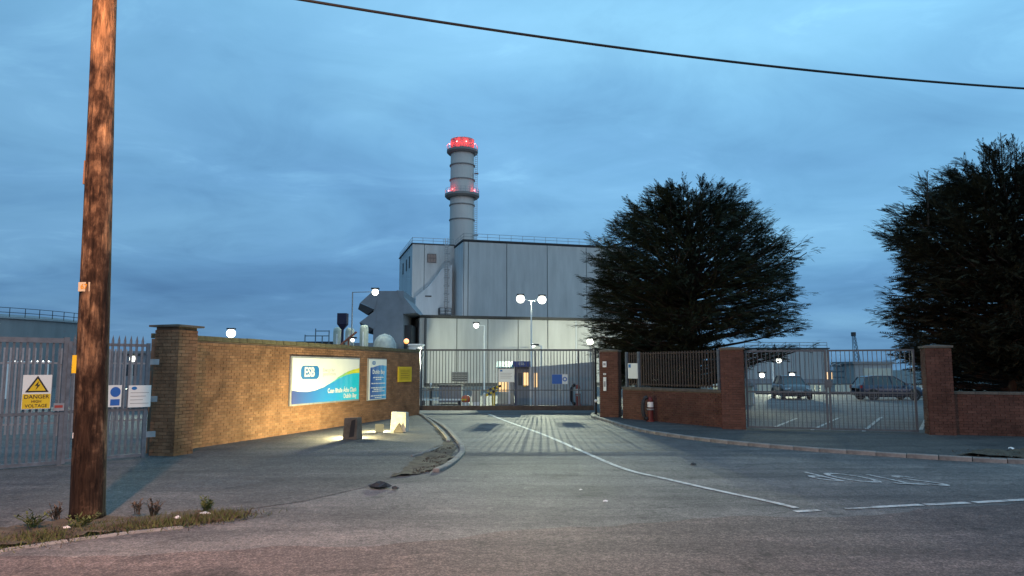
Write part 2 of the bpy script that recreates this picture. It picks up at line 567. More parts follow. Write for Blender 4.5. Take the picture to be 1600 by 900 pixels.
M['girder'] = simple('orange_girder', (0.36, 0.11, 0.06), 0.6)
M['tank'] = simple('tank_grey', (0.21, 0.215, 0.22), 0.6, var=0.15, scale=0.6, stretch=(1, 1, 0.2))
M['bluegrey'] = simple('blue_grey_steel', (0.10, 0.15, 0.19), 0.6)
M['bark'] = simple('cypress_bark', (0.055, 0.038, 0.028), 0.95, var=0.4, scale=6, bump=0.8, bscale=12, stretch=(1, 1, 0.2))
M['concrete'] = simple('floodlit_concrete', (0.50, 0.47, 0.39), 0.9, var=0.3, scale=7, bump=0.5, bscale=30)  # pale because the floodlight's glare is put into the colour
M['glass'] = simple('car_glass', (0.02, 0.025, 0.03), 0.06, spec=0.8, var=0.02)
M['carpaint'] = simple('dark_blue_car_paint', (0.035, 0.045, 0.075), 0.25, 0.3, spec=0.6, var=0.05)
M['carpaint_b'] = simple('grey_car_paint', (0.10, 0.105, 0.115), 0.28, 0.3, spec=0.6, var=0.05)
M['alloy'] = simple('alloy_wheel', (0.42, 0.42, 0.43), 0.35, 0.6)
M['lens'] = simple('lamp_lens', (0.75, 0.77, 0.8), 0.1, spec=0.8, var=0.02)
M['taillens'] = simple('tail_lens', (0.35, 0.02, 0.02), 0.2)
M['weed'] = simple('weed_green', (0.10, 0.115, 0.03), 0.8, var=0.5, scale=12)
M['weed_dry'] = simple('dry_weed_brown', (0.11, 0.075, 0.05), 0.9, var=0.5, scale=12)
M['paper'] = simple('litter_white', (0.72, 0.72, 0.70), 0.7, var=0.1)


def foliage(name, dark, mid, light):
    m, t, b = new_mat(name)
    ge = N(t, 'ShaderNodeNewGeometry')
    nz = N(t, 'ShaderNodeTexNoise', i_Scale=0.9, i_Detail=5.0)
    t.links.new(ge.outputs['Position'], nz.inputs['Vector'])
    r = mth(t, 'MULTIPLY_ADD', ge.outputs['Random Per Island'], 0.35, mth(t, 'SUBTRACT', nz.outputs[0], 0.17))
    t.links.new(ramp(t, r, [(0.25, dark), (0.5, mid), (0.8, light)]), b.inputs['Base Color'])
    b.inputs['Roughness'].default_value = 0.7
    b.inputs['Specular IOR Level'].default_value = 0.2
    return m


M['leaf'] = foliage('cypress_needles', (0.014, 0.018, 0.010), (0.028, 0.034, 0.018), (0.055, 0.058, 0.030))
M['leafr'] = foliage('brownish_cypress_needles', (0.016, 0.017, 0.010), (0.032, 0.032, 0.018), (0.065, 0.058, 0.030))


def text(name, body, size, mat, parent, loc, rot, align='LEFT', sx=1.0, bold=0.0, ext=0.0):
    cu = bpy.data.curves.new(name, 'FONT')
    cu.body = body
    cu.size = size
    cu.align_x = align
    cu.align_y = 'CENTER'
    cu.offset = bold
    cu.extrude = ext
    cu.resolution_u = 3
    cu.materials.append(mat)
    o = bpy.data.objects.new(name, cu)
    col.objects.link(o)
    o.parent = parent
    o.location = loc
    o.rotation_euler = rot
    o.scale = (sx, 1, 1)
    return o


# ------------------------------------------------------------------ ground, road, paths
structure(MB().flat([(-900, -200), (900, -200), (900, 1500), (-900, 1500)], 0).build('ground', M['ground']))
DRIVE_L = [(-3.95, 31.6), (-2.39, 25.33), (-1.44, 19.78), (-1.16, 17.48), (-1.15, 15.89), (-1.33, 14.2), (-1.59, 13.53)]
KERB_R = [(3.55, 31.9), (3.2, 29.6), (3.45, 27.2), (3.75, 24.2), (4.15, 22.1), (4.8, 20.5), (5.67, 18.95), (6.67, 17.76), (7.35, 17.1), (8.37, 16.3),
          (9.3, 15.65), (10.5, 15.05), (12.2, 14.5), (14.5, 14.3), (18, 14.6), (25, 16.2), (40, 20.0)]


def road_y(x):
    return 9.85 + 0.2667 * (x - 3.8)


drive_poly = [(-30, road_y(-30) - .5), (40, road_y(40) - .5)] + KERB_R[::-1] + [(3.6, 34.0), (-4.1, 34.0)] + DRIVE_L + \
    [(-2.1, 13.2), (-3.4, 10.0), (-4.69, 8.68), (-5.37, 7.97), (-9.0, 4.6)]
# (the driveway is laid as one wide sheet, the paths and the road lie on top of it)
structure(MB().flat([(-30, -2.0), (40, 15.0), (40, 20.2), (25, 24), (12, 21.5), (7.2, 23.0), (3.6, 33.9), (-4.1, 33.9), (-7.6, 18.2), (-9.9, 14.0), (-30, 4)], 0.004).build('driveway', M['drive']))
rp = [(x, road_y(x) + 0.16 * math.sin(x * 0.9) + 0.09 * math.sin(x * 2.3 + 1) + random.uniform(-.07, .07)) for x in np.linspace(-60, 80, 520)]
structure(MB().add([(x, y, 0.008) for x, y in rp] + [(x, y - 8.6, 0.008) for x, y in rp],
                   [(i, i + 520, i + 521, i + 1) for i in range(519)]).build('road', M['road']))
path_l = [(-30, -3.9), (-9.0, 5.0), (-6.2, 7.6), (-5.0, 9.0), (-3.9, 9.95), (-3.0, 10.9), (-2.35, 12.2), (-2.08, 13.4), (-2.06, 14.2), (-1.97, 16.47),
          (-1.80, 18.18), (-1.85, 20.13), (-2.62, 24.5), (-3.9, 31.3), (-7.6, 18.2), (-9.9, 14.05), (-20, 4.2), (-30, 0)]
structure(MB().flat(path_l, 0.0095).build('footpath', M['path']))
path_r = KERB_R + [(40, 24), (17, 19.6), (12.2, 21.3), (7.1, 23.2), (4.2, 28.0), (3.75, 31.9)]
structure(MB().prism(path_r, 0.0, 0.085).build('pavement', M['pathr']))
structure(MB().flat([(4.5, 34.2), (30, 20.9), (60, 25), (60, 62), (4.5, 62)], 0.006).build('car_park', M['drive']))

# kerb stones, laid one by one


def kerb_run(pts, width, h0, h1, length, name='kerb', side=0.0, mat='kerb', label=None):
    root = bpy.data.objects.new(name, None)
    col.objects.link(root)
    root['kind'] = 'structure'
    P = [Vector((p[0], p[1], 0)) for p in pts]
    seg = [0]
    for a, b in zip(P, P[1:]):
        seg.append(seg[-1] + (b - a).length)
    stone = MB()
    stone.add([(-length / 2 + .006, -width / 2, h0), (length / 2 - .006, -width / 2, h0), (length / 2 - .006, width / 2, h0), (-length / 2 + .006, width / 2, h0),
               (-length / 2 + .006, -width / 2, h1 - .02), (length / 2 - .006, -width / 2, h1 - .02), (length / 2 - .006, width / 2, h1 - .02), (-length / 2 + .006, width / 2, h1 - .02),
               (-length / 2 + .012, -width / 2 + .02, h1), (length / 2 - .012, -width / 2 + .02, h1), (length / 2 - .012, width / 2 - .02, h1), (-length / 2 + .012, width / 2 - .02, h1)],
              [(0, 1, 5, 4), (1, 2, 6, 5), (2, 3, 7, 6), (3, 0, 4, 7), (4, 5, 9, 8), (5, 6, 10, 9), (6, 7, 11, 10), (7, 4, 8, 11), (8, 9, 10, 11)])
    me = stone.mesh('kerb_stone', M[mat])

    def at(s):
        for i in range(len(P) - 1):
            if s <= seg[i + 1] or i == len(P) - 2:
                k = (s - seg[i]) / (seg[i + 1] - seg[i])
                return P[i].lerp(P[i + 1], k)
    n = int(seg[-1] / length)
    for i in range(n):
        a, b = at(i * length), at((i + 1) * length)
        d = (b - a).normalized()
        c = (a + b) / 2
        link_mesh('kerb_stone', me, root, (c.x, c.y, random.uniform(-.006, .004)), math.atan2(d.y, d.x))
    return root


def smooth_pts(pts, n=6):
    out = []
    for i in range(len(pts) - 1):
        p0 = Vector(pts[max(i - 1, 0)]); p1 = Vector(pts[i]); p2 = Vector(pts[i + 1]); p3 = Vector(pts[min(i + 2, len(pts) - 1)])
        for k in range(n):
            t = k / n
            out.append(tuple(0.5 * ((2 * p1) + (-p0 + p2) * t + (2 * p0 - 5 * p1 + 4 * p2 - p3) * t * t + (-p0 + 3 * p1 - 3 * p2 + p3) * t ** 3)))
    out.append(tuple(pts[-1]))
    return out


KR = smooth_pts(KERB_R[:14])
kerb_run(KR, 0.13, 0.0, 0.10, 0.6)
KL = smooth_pts(DRIVE_L)
kerb_run(KL, 0.13, 0.0, 0.075, 0.45)
kerb_run(smooth_pts([(-3.7, 30.6), (-2.55, 25.0), (-1.78, 20.6), (-1.66, 19.2)]), 0.10, 0.0, 0.065, 0.45)
kerb_run(smooth_pts([(-1.72, 18.5), (-1.95, 17.0), (-2.35, 15.9)]), 0.05, 0.0, 0.05, 0.45)
kerb_run(smooth_pts([(-8.4, 5.1), (-6.6, 6.75), (-5.37, 7.93), (-4.69, 8.62), (-4.11, 9.0), (-3.75, 9.25)]), 0.10, 0.0, 0.026, 0.6)


def soil_patch(name, outline, z, amp, res=0.09):
    from mathutils.geometry import intersect_point_tri_2d
    xs = [p[0] for p in outline]; ys = [p[1] for p in outline]
    nx = int((max(xs) - min(xs)) / res) + 2; ny = int((max(ys) - min(ys)) / res) + 2

    def inside(x, y):
        c = False
        j = len(outline) - 1
        for i in range(len(outline)):
            xi, yi = outline[i]; xj, yj = outline[j]
            if (yi > y) != (yj > y) and x < (xj - xi) * (y - yi) / (yj - yi) + xi:
                c = not c
            j = i
        return c
    idx = {}
    mb = MB()
    for a in range(nx):
        for b in range(ny):
            cxy = (min(xs) + (a + .5) * res, min(ys) + (b + .5) * res)
            if inside(*cxy):
                q = []
                for (da, db) in ((0, 0), (1, 0), (1, 1), (0, 1)):
                    k = (a + da, b + db)
                    if k not in idx:
                        x = min(xs) + k[0] * res; y = min(ys) + k[1] * res
                        idx[k] = len(mb.v)
                        h = amp * (0.5 + 0.5 * math.sin(x * 5.1 + math.sin(y * 3.7) * 2)) * random.uniform(.4, 1.0)
                        mb.v.append((x + random.uniform(-.03, .03), y + random.uniform(-.03, .03), z + h))
                    q.append(idx[k])
                mb.f.append(tuple(q)); mb.m.append(0)
    return structure(mb.build(name, M['soil'], smooth=True))


soil_patch('soil_verge', [(-2.3, 24.2), (-1.62, 20.2), (-1.3, 17.5), (-1.28, 15.9), (-1.46, 14.3), (-1.7, 13.55), (-2.1, 13.3), (-2.08, 14.4), (-2.0, 16.3), (-1.82, 18.2), (-1.74, 19.4), (-1.9, 20.6), (-2.5, 24.2)], 0.018, 0.03)
soil_patch('soil_verge', [(-8.3, 5.3), (-6.6, 6.9), (-5.4, 8.05), (-4.7, 8.74), (-4.1, 9.15), (-3.6, 9.5), (-3.42, 10.0), (-3.9, 10.2), (-4.6, 9.75), (-5.3, 9.7), (-5.9, 9.15), (-6.7, 8.2), (-8.6, 6.2)], 0.018, 0.05)
soil_patch('soil_verge', [(9.4, 15.85), (10.2, 16.55), (11.2, 16.8), (14, 17.2), (15, 15.1), (12.3, 14.75), (10.6, 15.3)], 0.088, 0.08)

# painted markings


def ribbon(pts, w, z, widths=None):
    mb = MB()
    P = [Vector((p[0], p[1])) for p in pts]
    vs = []
    for i, p in enumerate(P):
        d = (P[min(i + 1, len(P) - 1)] - P[max(i - 1, 0)]).normalized()
        n = Vector((-d.y, d.x))
        ww = (widths[i] if widths else w) / 2 * random.uniform(.92, 1.06)
        vs += [(p.x + n.x * ww, p.y + n.y * ww, z), (p.x - n.x * ww, p.y - n.y * ww, z)]
    return mb.add(vs, [(2 * i, 2 * i + 1, 2 * i + 3, 2 * i + 2) for i in range(len(P) - 1)])


CL = smooth_pts([(-1.0, 31.6), (-0.24, 27.5), (0.93, 21.67), (1.63, 17.35), (2.14, 14.38), (2.67, 13.07), (3.15, 11.97), (3.69, 10.89), (3.9, 10.36)], 8)
structure(ribbon(CL, 0.11, 0.013).build('lane_marking', M['line']))
for (a, b, w, mk) in (((3.78, 10.1), (4.15, 10.2), .12, 'line_worn'), ((4.55, 10.3), (5.0, 10.4), .09, 'line_worn'), ((5.0, 10.42), (5.75, 10.6), .13, 'line'),
                      ((5.8, 10.6), (6.5, 10.76), .13, 'line'), ((6.6, 10.78), (7.8, 11.08), .13, 'line'), ((8.2, 11.2), (9.6, 11.55), .13, 'line')):
    pts = [(a[0] + (b[0] - a[0]) * k / 8, a[1] + (b[1] - a[1]) * k / 8) for k in range(9)]
    structure(ribbon(pts, w, 0.013).build('lane_marking', M[mk]))
for (a, b) in (((8.61, 24.5), (11.04, 28.92)), ((9.1, 22.9), (12.85, 29.3)), ((10.6, 22.6), (14.7, 29.68)), ((7.3, 25.5), (9.0, 28.7)), ((12.8, 23.4), (16.7, 30.0))):
    structure(ribbon([(a[0] + (b[0] - a[0]) * k / 6, a[1] + (b[1] - a[1]) * k / 6) for k in range(7)], 0.11, 0.012).build('bay_marking', M['line']))
st = text('stop_marking', 'STOP', 1.5, M['line_worn'], None, (5.92, 13.27, 0.0135), (0, 0, R(180 - 18.7)), 'CENTER', sx=0.57, bold=0.0)
st.data.shear = -1.0
# the stop marking follows the lane, so its letters lean
st['kind'] = 'structure'

# darker tar patches let into the driveway
for pl in ([(-5.6, 12.1), (-4.6, 11.95), (-4.15, 12.75), (-5.0, 13.1), (-5.5, 12.8)], [(0.35, 13.6), (1.2, 13.5), (1.35, 15.2), (0.5, 15.4)], [(2.0, 22.9), (3.1, 22.7), (3.2, 23.9), (2.1, 24.2)]):
    structure(MB().flat(pl, 0.0125 if pl[0][0] < -3 else 0.0082).build('tar_patch', M['patch']))


# ------------------------------------------------------------------ brickwork
BR_L, BR_H, JT = 0.215, 0.065, 0.010
brick_meshes = {}


def brick_mesh(mat, L=BR_L):
    k = (mat, round(L, 3))
    if k not in brick_meshes:
        brick_meshes[k] = MB().box(-L / 2, L / 2, -0.012, 0.03, -BR_H / 2, BR_H / 2).mesh('brick', M[mat])
    return brick_meshes[k]


def brick_faces(root, faces, mat, single):
    """faces: (origin xy local, direction angle, length, z0, z1); the outer side is to the right of the direction.
    the bricks nearest the camera are objects of their own, the others one joined part"""
    W = Matrix.Translation(root.location) @ Matrix.Rotation(root.rotation_euler.z, 4, 'Z')
    allb = []
    for (o, ang, L, z0, z1) in faces:
        d = Vector((math.cos(ang), math.sin(ang), 0))
        n = int((z1 - z0) / (BR_H + JT))
        for k in range(n):
            z = z0 + JT + k * (BR_H + JT) + BR_H / 2
            x = -(BR_L + JT) / 2 if k % 2 else 0.0
            while x < L - 0.03:
                a, b = max(x, 0) + JT / 2, min(x + BR_L + JT, L) - JT / 2
                if b - a > 0.03:
                    c = Vector((o[0], o[1], 0)) + d * (a + b) / 2
                    wp = W @ Vector((c.x, c.y, z))
                    allb.append(((wp - cam.location).length, c.x, c.y, z, ang, b - a))
                x += BR_L + JT
    allb.sort()
    for (_, x, y, z, ang, L) in allb[:single]:
        pr = random.uniform(-0.003, 0.004)
        link_mesh('brick', brick_mesh(mat, L), root, (x + math.sin(ang) * pr, y - math.cos(ang) * pr, z), ang)
    if allb[single:]:
        mb = MB()
        for (_, x, y, z, ang, L) in allb[single:]:
            pr = random.uniform(-0.003, 0.004)
            mb.cbox(x - math.sin(ang) * (.009 - pr), y + math.cos(ang) * (.009 - pr), z, L, 0.042, BR_H, ang)
        mb.build('brickwork', M[mat], root, kind='stuff')


def brick_pillar(label, loc, rz, w, h, mat, single, cap_over=0.1, cap_h=0.07, cat='pillar', cap_rise=0.04):
    root = thing('brick_pillar', label, cat, loc, rz, 'brick gate pillars along the site boundary')
    q = w / 2
    i = q - 0.012
    MB().box(-i, i, -i, i, 0, h).build('mortar', M['mortar'], root)
    brick_faces(root, [((-q, -q), 0, w, 0, h), ((q, -q), math.pi / 2, w, 0, h), ((q, q), math.pi, w, 0, h), ((-q, q), -math.pi / 2, w, 0, h)], mat, single)
    c = q + cap_over
    mb = MB()
    mb.box(-c, c, -c, c, h + .002, h + cap_h)
    mb.add([(-c, -c, h + cap_h), (c, -c, h + cap_h), (c, c, h + cap_h), (-c, c, h + cap_h), (0, 0, h + cap_h + cap_rise)], [(0, 1, 4), (1, 2, 4), (2, 3, 4), (3, 0, 4)])
    mb.build('cap', M['cap'], root)
    return root


def coping_run(root, L, depth, z, h, mat, n, over=0.03):
    """coping stones set one by one along the top of a wall (local x along, front at y = 0)"""
    l = L / n
    me = MB().box(-l / 2 + .004, l / 2 - .004, -over, depth + over, 0, h).mesh('coping_stone', M[mat])
    for i in range(n):
        link_mesh('coping_stone', me, root, ((i + .5) * l, random.uniform(-.006, .006), z + .002 + random.uniform(0, .006)), 0)


# left wall: from the tall pillar back to the gate, its face towards the driveway
WA = math.atan2(13.16, 3.71)
WL = 13.67
wall = thing('brick_wall', 'long brown brick wall with mossy coping and site signs, left of the main gate', 'wall', (-7.61, 18.18, 0), WA)
WALL_EXT = 1.35
MB().box(-WALL_EXT, WL - .012, 0.012, 0.33, 0, 2.60).build('mortar', M['mortar'], wall)
brick_faces(wall, [((-WALL_EXT, 0), 0, WL + WALL_EXT, 0, 2.60), ((WL, 0), math.pi / 2, 0.33, 0, 2.60)], 'brick', 300)
l_ = (WL + WALL_EXT) / 44
cme = MB().box(-l_ / 2 + .005, l_ / 2 - .005, -.02, .36, 0, .11).mesh('coping_stone', M['coping'])
for i in range(44):
    link_mesh('coping_stone', cme, wall, (-WALL_EXT + (i + .5) * l_, random.uniform(-.008, .008), 2.602 + random.uniform(0, .012)))
brick_pillar('tall brown brick pillar with wide flat cap, between spiked gate and signed wall', (-7.62, 16.75, 0), WA - math.pi / 2, 0.62, 2.84, 'brick', 300, 0.10, 0.045)

# right side: pillar, low wall with railing, pillar, double gate, pillar, low wall
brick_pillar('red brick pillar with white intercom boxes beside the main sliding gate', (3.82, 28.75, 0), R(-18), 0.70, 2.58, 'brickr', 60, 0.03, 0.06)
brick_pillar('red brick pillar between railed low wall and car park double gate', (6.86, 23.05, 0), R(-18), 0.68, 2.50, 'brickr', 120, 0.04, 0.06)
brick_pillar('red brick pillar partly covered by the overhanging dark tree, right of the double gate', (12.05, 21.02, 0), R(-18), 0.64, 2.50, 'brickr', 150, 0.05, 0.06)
LWd = Vector((6.62 - 4.13, 23.42 - 27.75, 0))
LWa, LWl = math.atan2(LWd.y, LWd.x), LWd.length
low = thing('brick_wall', 'low red brick wall with railing on top and red hydrant in front', 'wall', (4.13, 27.75, 0), LWa)
MB().box(0, LWl, .012, .32, 0, 1.16).build('mortar', M['mortar'], low)
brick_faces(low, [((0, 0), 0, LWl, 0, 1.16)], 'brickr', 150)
coping_run(low, LWl, .33, 1.16, .09, 'cap', 9)
wr = thing('brick_wall', 'low brown brick wall under the big dark tree at the right edge', 'wall', (12.36, 20.86, 0), R(-19.2))
MB().box(0, 5.5, .012, .32, 0, 1.2).build('mortar', M['mortar'], wr)
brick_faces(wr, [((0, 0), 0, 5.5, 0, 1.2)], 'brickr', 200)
coping_run(wr, 5.5, .33, 1.2, .07, 'cap', 10)

# railing on the low wall
rl = thing('railing', 'dark brown railing of upright bars on top of low red brick wall', 'railing', (4.13, 27.75, 1.26), LWa)
barm = MB().box(-.026, .026, -.010, .010, .04, 1.26).mesh('bar', M['gatebrown'])
for i in range(int((LWl - .3) / .135)):
    link_mesh('bar', barm, rl, (.22 + i * .135, .17, 0))
rail = MB().box(.1, LWl - .1, -.02, .02, -.02, .02).mesh('rail', M['gatebrown'])
for z in (.10, 1.20):
    link_mesh('rail', rail, rl, (0, .20, z))
postm = MB().box(-.045, .045, -.04, .04, 0, 1.28).mesh('post', M['galv_warm'])
for x in (.12, .82, LWl - .22):
    link_mesh('post', postm, rl, (x, .12, 0))
ns = thing('notice_sign', 'small white notice fixed to the brown railing beside the intercom pillar', 'sign', (4.13, 27.75, 1.26), LWa)
MB().box(.28, .83, .045, .07, .30, .86).build('panel', M['signwhite'], ns)
MB().box(.32, .45, .040, .044, .70, .82).build('print', M['logo'], ns)

# ------------------------------------------------------------------ main sliding gate
mg = thing('sliding_gate', 'wide grey steel bar gate across the driveway, closed, with signs on it', 'gate', (-4.1, 32.5, 0), 0)
GL = 7.68
barm = MB().box(-.014, .014, -.014, .014, .30, 2.72).mesh('bar', M['gatebar'])
nb = 56
for i in range(nb):
    link_mesh('bar', barm, mg, (.1 + i * (GL - .2) / (nb - 1), 0, 0))
stile = MB().box(-.035, .035, -.03, .03, .32, 2.70).mesh('stile', M['gatebar'])
for x in (.14, 5.12, 7.02, GL - .02):
    link_mesh('stile', stile, mg, (x, -.005, 0))
MB().box(0, GL, -.04, .04, 2.70, 2.78).build('top_rail', M['gatebar'], mg)
MB().box(0, GL, -.07, .07, .12, .32).build('bottom_beam', M['gatebrown'], mg)
MB().box(.14, GL, .028, .05, .97, 1.01).build('mid_rail', M['gatebar'], mg)
gp_ = thing('gate_post', 'tall thin black post at right end of the main gate', 'post', (3.42, 30.3, 0))
MB().tube([(0, 0, 0), (0, 0, 2.76)], .045, 10).build('pole', M['black'], gp_)
MB().ball((-.01, -.05, .62), .07, 10).build('knob', M['white'], gp_)
gp2 = thing('gate_post', 'grey steel gate guide frame between black post and intercom pillar', 'post', (3.62, 30.6, 0), R(-60))
MB().box(-.03, .03, 0, .08, .1, 2.62).build('upright', M['galv'], gp2)
MB().box(.10, .75, .02, .06, .06, 2.55).build('panel', M['gatebar'], gp2)
gp3 = thing('gate_post', 'dark steel gate post at the end of the long brown wall', 'post', (-4.12, 32.2, 0))
MB().box(-.07, .07, -.07, .07, 0, 2.8).build('post', M['gatebar'], gp3)


def gate_sign(label, x, z, w, h, mat):
    s = thing('gate_sign', label, 'sign', (x, 32.44, z))
    MB().box(-w / 2, w / 2, -.015, 0, -h / 2, h / 2).build('panel', mat, s)
    return s


s = gate_sign('white rules notice hanging on the middle of the main gate', -.25, 1.63, .68, .58, M['signwhite'])
MB().box(-.27, -.17, -.021, -.017, .17, .25).build('print', M['logo'], s)
for k in range(4):
    MB().box(-.26, .26 - .07 * (k % 2), -.021, -.017, .09 - k * .07, .105 - k * .07).build('print', M['greyink'], s)
s = gate_sign('blue and white notice on the right part of the main gate', 2.09, 1.47, .70, .42, M['signwhite'])
MB().box(-.345, .10, -.021, -.017, -.205, .205).build('print', M['signblue'], s)
mb = MB()
for k in range(20):
    a0, a1 = 2 * math.pi * k / 20, 2 * math.pi * (k + 1) / 20
    mb.add([(.22 + r * math.cos(a), -.02, r * math.sin(a)) for r, a in ((.10, a0), (.10, a1), (.055, a1), (.055, a0))], [(0, 1, 2, 3)])
mb.build('print', M['signblue'], s)

# intercom boxes on the pillar
for (lab, z, h, w, mk) in (('small white intercom box high on the red brick gate pillar', 1.98, .22, .14, 'white'), ('tiny pale button plate below the intercom box', 1.68, .07, .1, 'signwhite'),
                          ('tall narrow white plate low on the gate pillar', 1.08, .52, .11, 'signwhite')):
    o = thing('intercom', lab, 'intercom', (3.56, 28.42, z), R(-18), 'fittings on the gate pillar')
    MB().box(-w / 2, w / 2, -.055, 0, 0, h).build('housing', M[mk], o)
    MB().box(-w / 3, w / 3, -.059, -.056, h * .3, h * .7).build('faceplate', M['galv'], o)

# ------------------------------------------------------------------ car park double gate
GA = math.atan2(-1.62, 4.55)
cg = thing('double_gate', 'pair of grey bar gates with meshed lower halves in front of the car park', 'gate', (7.2, 22.92, 0.06), GA)
LEAF = 2.32


def gate_leaf(x0):
    fr = MB().box(x0, x0 + .06, -.03, .03, .06, 2.42).build('stile', M['gatebar'], cg)
    MB().box(x0 + LEAF - .06, x0 + LEAF, -.03, .03, .06, 2.42).build('stile', M['gatebar'], cg)
    for z in (.06, 1.13, 2.37):
        MB().box(x0 + .06, x0 + LEAF - .06, -.025, .025, z, z + .05).build('rail', M['gatebar'], cg)
    n = 18
    for i in range(n):
        link_mesh('bar', car_bar, cg, (x0 + .06 + (i + .5) * (LEAF - .12) / n, 0, 0))
    mb = MB()
    for i in range(44):
        x = x0 + .07 + i * (LEAF - .14) / 43
        mb.box(x - .002, x + .002, .012, .016, .11, 1.13)
    for k in range(14):
        z = .14 + k * .073
        mb.box(x0 + .06, x0 + LEAF - .06, .019, .024, z - .002, z + .002)
    mb.build('mesh_panel', M['galv'], cg, kind='stuff')


car_bar = MB().box(-.009, .009, -.009, .009, .11, 2.37).mesh('bar', M['gatebar'])
gate_leaf(.02)
gate_leaf(.02 + LEAF + .03)
MB().box(LEAF - .06, LEAF + .14, -.05, -.03, 1.3, 1.5).build('latch', M['gatebar'], cg)

# ------------------------------------------------------------------ left spiked gate
LGd = math.atan2(1.92, 1.93)
lg = thing('palisade_gate', 'grey steel palisade gate with spiked pales behind the wooden utility pole', 'gate', (-7.86, 16.02, 0), LGd)
pale = MB()
for (x0, x1, dy) in ((-.026, -.012, 0), (-.012, .012, -.012), (.012, .026, 0)):
    pale.add([(x0, dy if x0 == -.012 else 0, .14), (x1, dy if x1 == .012 else 0, .14), (x1, dy if x1 == .012 else 0, 2.5), (x0, dy if x0 == -.012 else 0, 2.5)], [(0, 1, 2, 3)])
pale.add([(-.026, 0, 2.5), (-.012, -.012, 2.5), (.012, -.012, 2.5), (.026, 0, 2.5), (.0, -.008, 2.62)], [(0, 1, 4), (1, 2, 4), (2, 3, 4)])
pm = pale.mesh('pale', M['galv_warm'])
for i in range(12):
    link_mesh('pale', pm, lg, (-.16 - i * .118, -.03, 0))
for z in (.06, 1.02, 2.38):
    MB().box(-1.50, -.06, -.022, .022, z, z + .06).build('rail', M['galv_warm'], lg)
for x in (-.03, -1.53):
    MB().box(x - .035, x + .035, -.035, .035, .03, 2.46).build('stile', M['galv_warm'], lg)
for z in (.45, 1.2, 2.0):
    MB().box(0, .2, -.03, .03, z, z + .12).build('hinge', M['galv'], lg)
lg2 = thing('palisade_gate', 'grey steel gate leaf with flat top rail and danger sign, left edge', 'gate', (-8.98, 14.93, 0), LGd)
pale2 = MB().box(-.021, .021, -.008, .008, .1, 2.42).mesh('pale', M['galv_warm'])
for i in range(38):
    link_mesh('pale', pale2, lg2, (-.14 - i * .112, .0, 0))
for z, h in ((.03, .07), (1.0, .06), (2.42, .10)):
    MB().box(-4.4, -.06, -.03, .03, z, z + h).build('rail', M['galv_warm'], lg2)
for x in (-.03, -4.4):
    MB().box(x - .05, x + .05, -.04, .04, .0, 2.54).build('stile', M['galv_warm'], lg2)

# signs on the left gates
ws = thing('warning_sign', 'yellow and white danger high voltage sign with lightning bolt triangle', 'sign', (-9.33, 14.56, 1.13), LGd)
MB().box(-.245, .245, -.075, -.06, 0, .66).build('panel', M['signwhite'], ws)
MB().box(-.235, .235, -.080, -.077, .01, .29).build('print', M['yellow'], ws)
MB().add([(-.20, -.080, .325), (.20, -.080, .325), (0, -.080, .645)], [(0, 1, 2)]).build('print', M['ink'], ws)
MB().add([(-.148, -.084, .352), (.148, -.084, .352), (0, -.084, .588)], [(0, 1, 2)]).build('print', M['yellow'], ws)
MB().add([(.02, -.088, .545), (-.045, -.088, .445), (.0, -.088, .455), (-.03, -.088, .365), (.05, -.088, .475), (.008, -.088, .466)], [(0, 1, 2, 5), (5, 2, 3, 4)]).build('print', M['ink'], ws)
for (tx, z, sz) in (('DANGER', .235, .105), ('HIGH', .145, .07), ('VOLTAGE', .06, .085)):
    text('lettering', tx, sz, M['ink'], ws, (0, -.084, z), (R(90), 0, 0), 'CENTER', bold=.001)
wn = thing('notice_sign', 'white site notice with small blue logo on spiked gate near the brick pillar', 'sign', (-7.98, 15.90, 1.10), LGd)
MB().box(-.24, .21, -.095, -.08, 0, .46).build('panel', M['signwhite'], wn)
mb = MB()
mb.add([(-.13 + .055 * math.cos(a), -.0985, .40 + .035 * math.sin(a)) for a in [2 * math.pi * k / 16 for k in range(16)]], [tuple(range(16))])
mb.build('print', M['logo'], wn)
for k in range(4):
    MB().box(-.20, .17 - .06 * (k % 3), -.0985, -.0955, .30 - k * .075, .313 - k * .075).build('print', M['greyink'], wn)
bs = thing('notice_sign', 'narrow white sign with blue safety symbols just right of the wooden pole', 'sign', (-8.33, 15.55, 1.12), LGd)
MB().box(-.22, .12, -.095, -.08, 0, .45).build('panel', M['signwhite'], bs)
mb = MB()
mb.add([(.0 + .10 * math.cos(a), -.0985, .31 + .105 * math.sin(a)) for a in [2 * math.pi * k / 20 for k in range(20)]], [tuple(range(20))])
mb.build('print', M['signblue'], bs)
MB().box(-.09, .09, -.0985, -.0955, .03, .16).build('print', M['signblue'], bs)
rt = thing('notice_sign', 'pale plate with faded red lettering low on the left gate leaf', 'sign', (-9.03, 14.87, 1.08), LGd)
MB().box(-.13, .06, -.075, -.06, 0, .15).build('panel', M['galv'], rt)
MB().box(-.11, .03, -.079, -.076, .06, .11).build('print', M['red'], rt)

# ------------------------------------------------------------------ wall signs
nrm = 0.0


def wx(s):
    return s


main = thing('site_sign', 'large white and blue power station name sign on the brick wall', 'sign', (-7.61, 18.18, 0), WA)
S0, S1, Z0, Z1 = 3.85, 8.05, 0.87, 2.24
MB().box(S0 - .06, S1 + .06, -.07, -.02, Z0 - .05, Z1 + .05).build('frame', M['galv'], main)
MB().box(S0, S1, -.085, -.072, Z0, Z1).build('panel', M['signwhite'], main)


def sx_(u):
    return S0 + (S1 - S0) * u


def sz_(v):
    return Z0 + (Z1 - Z0) * v


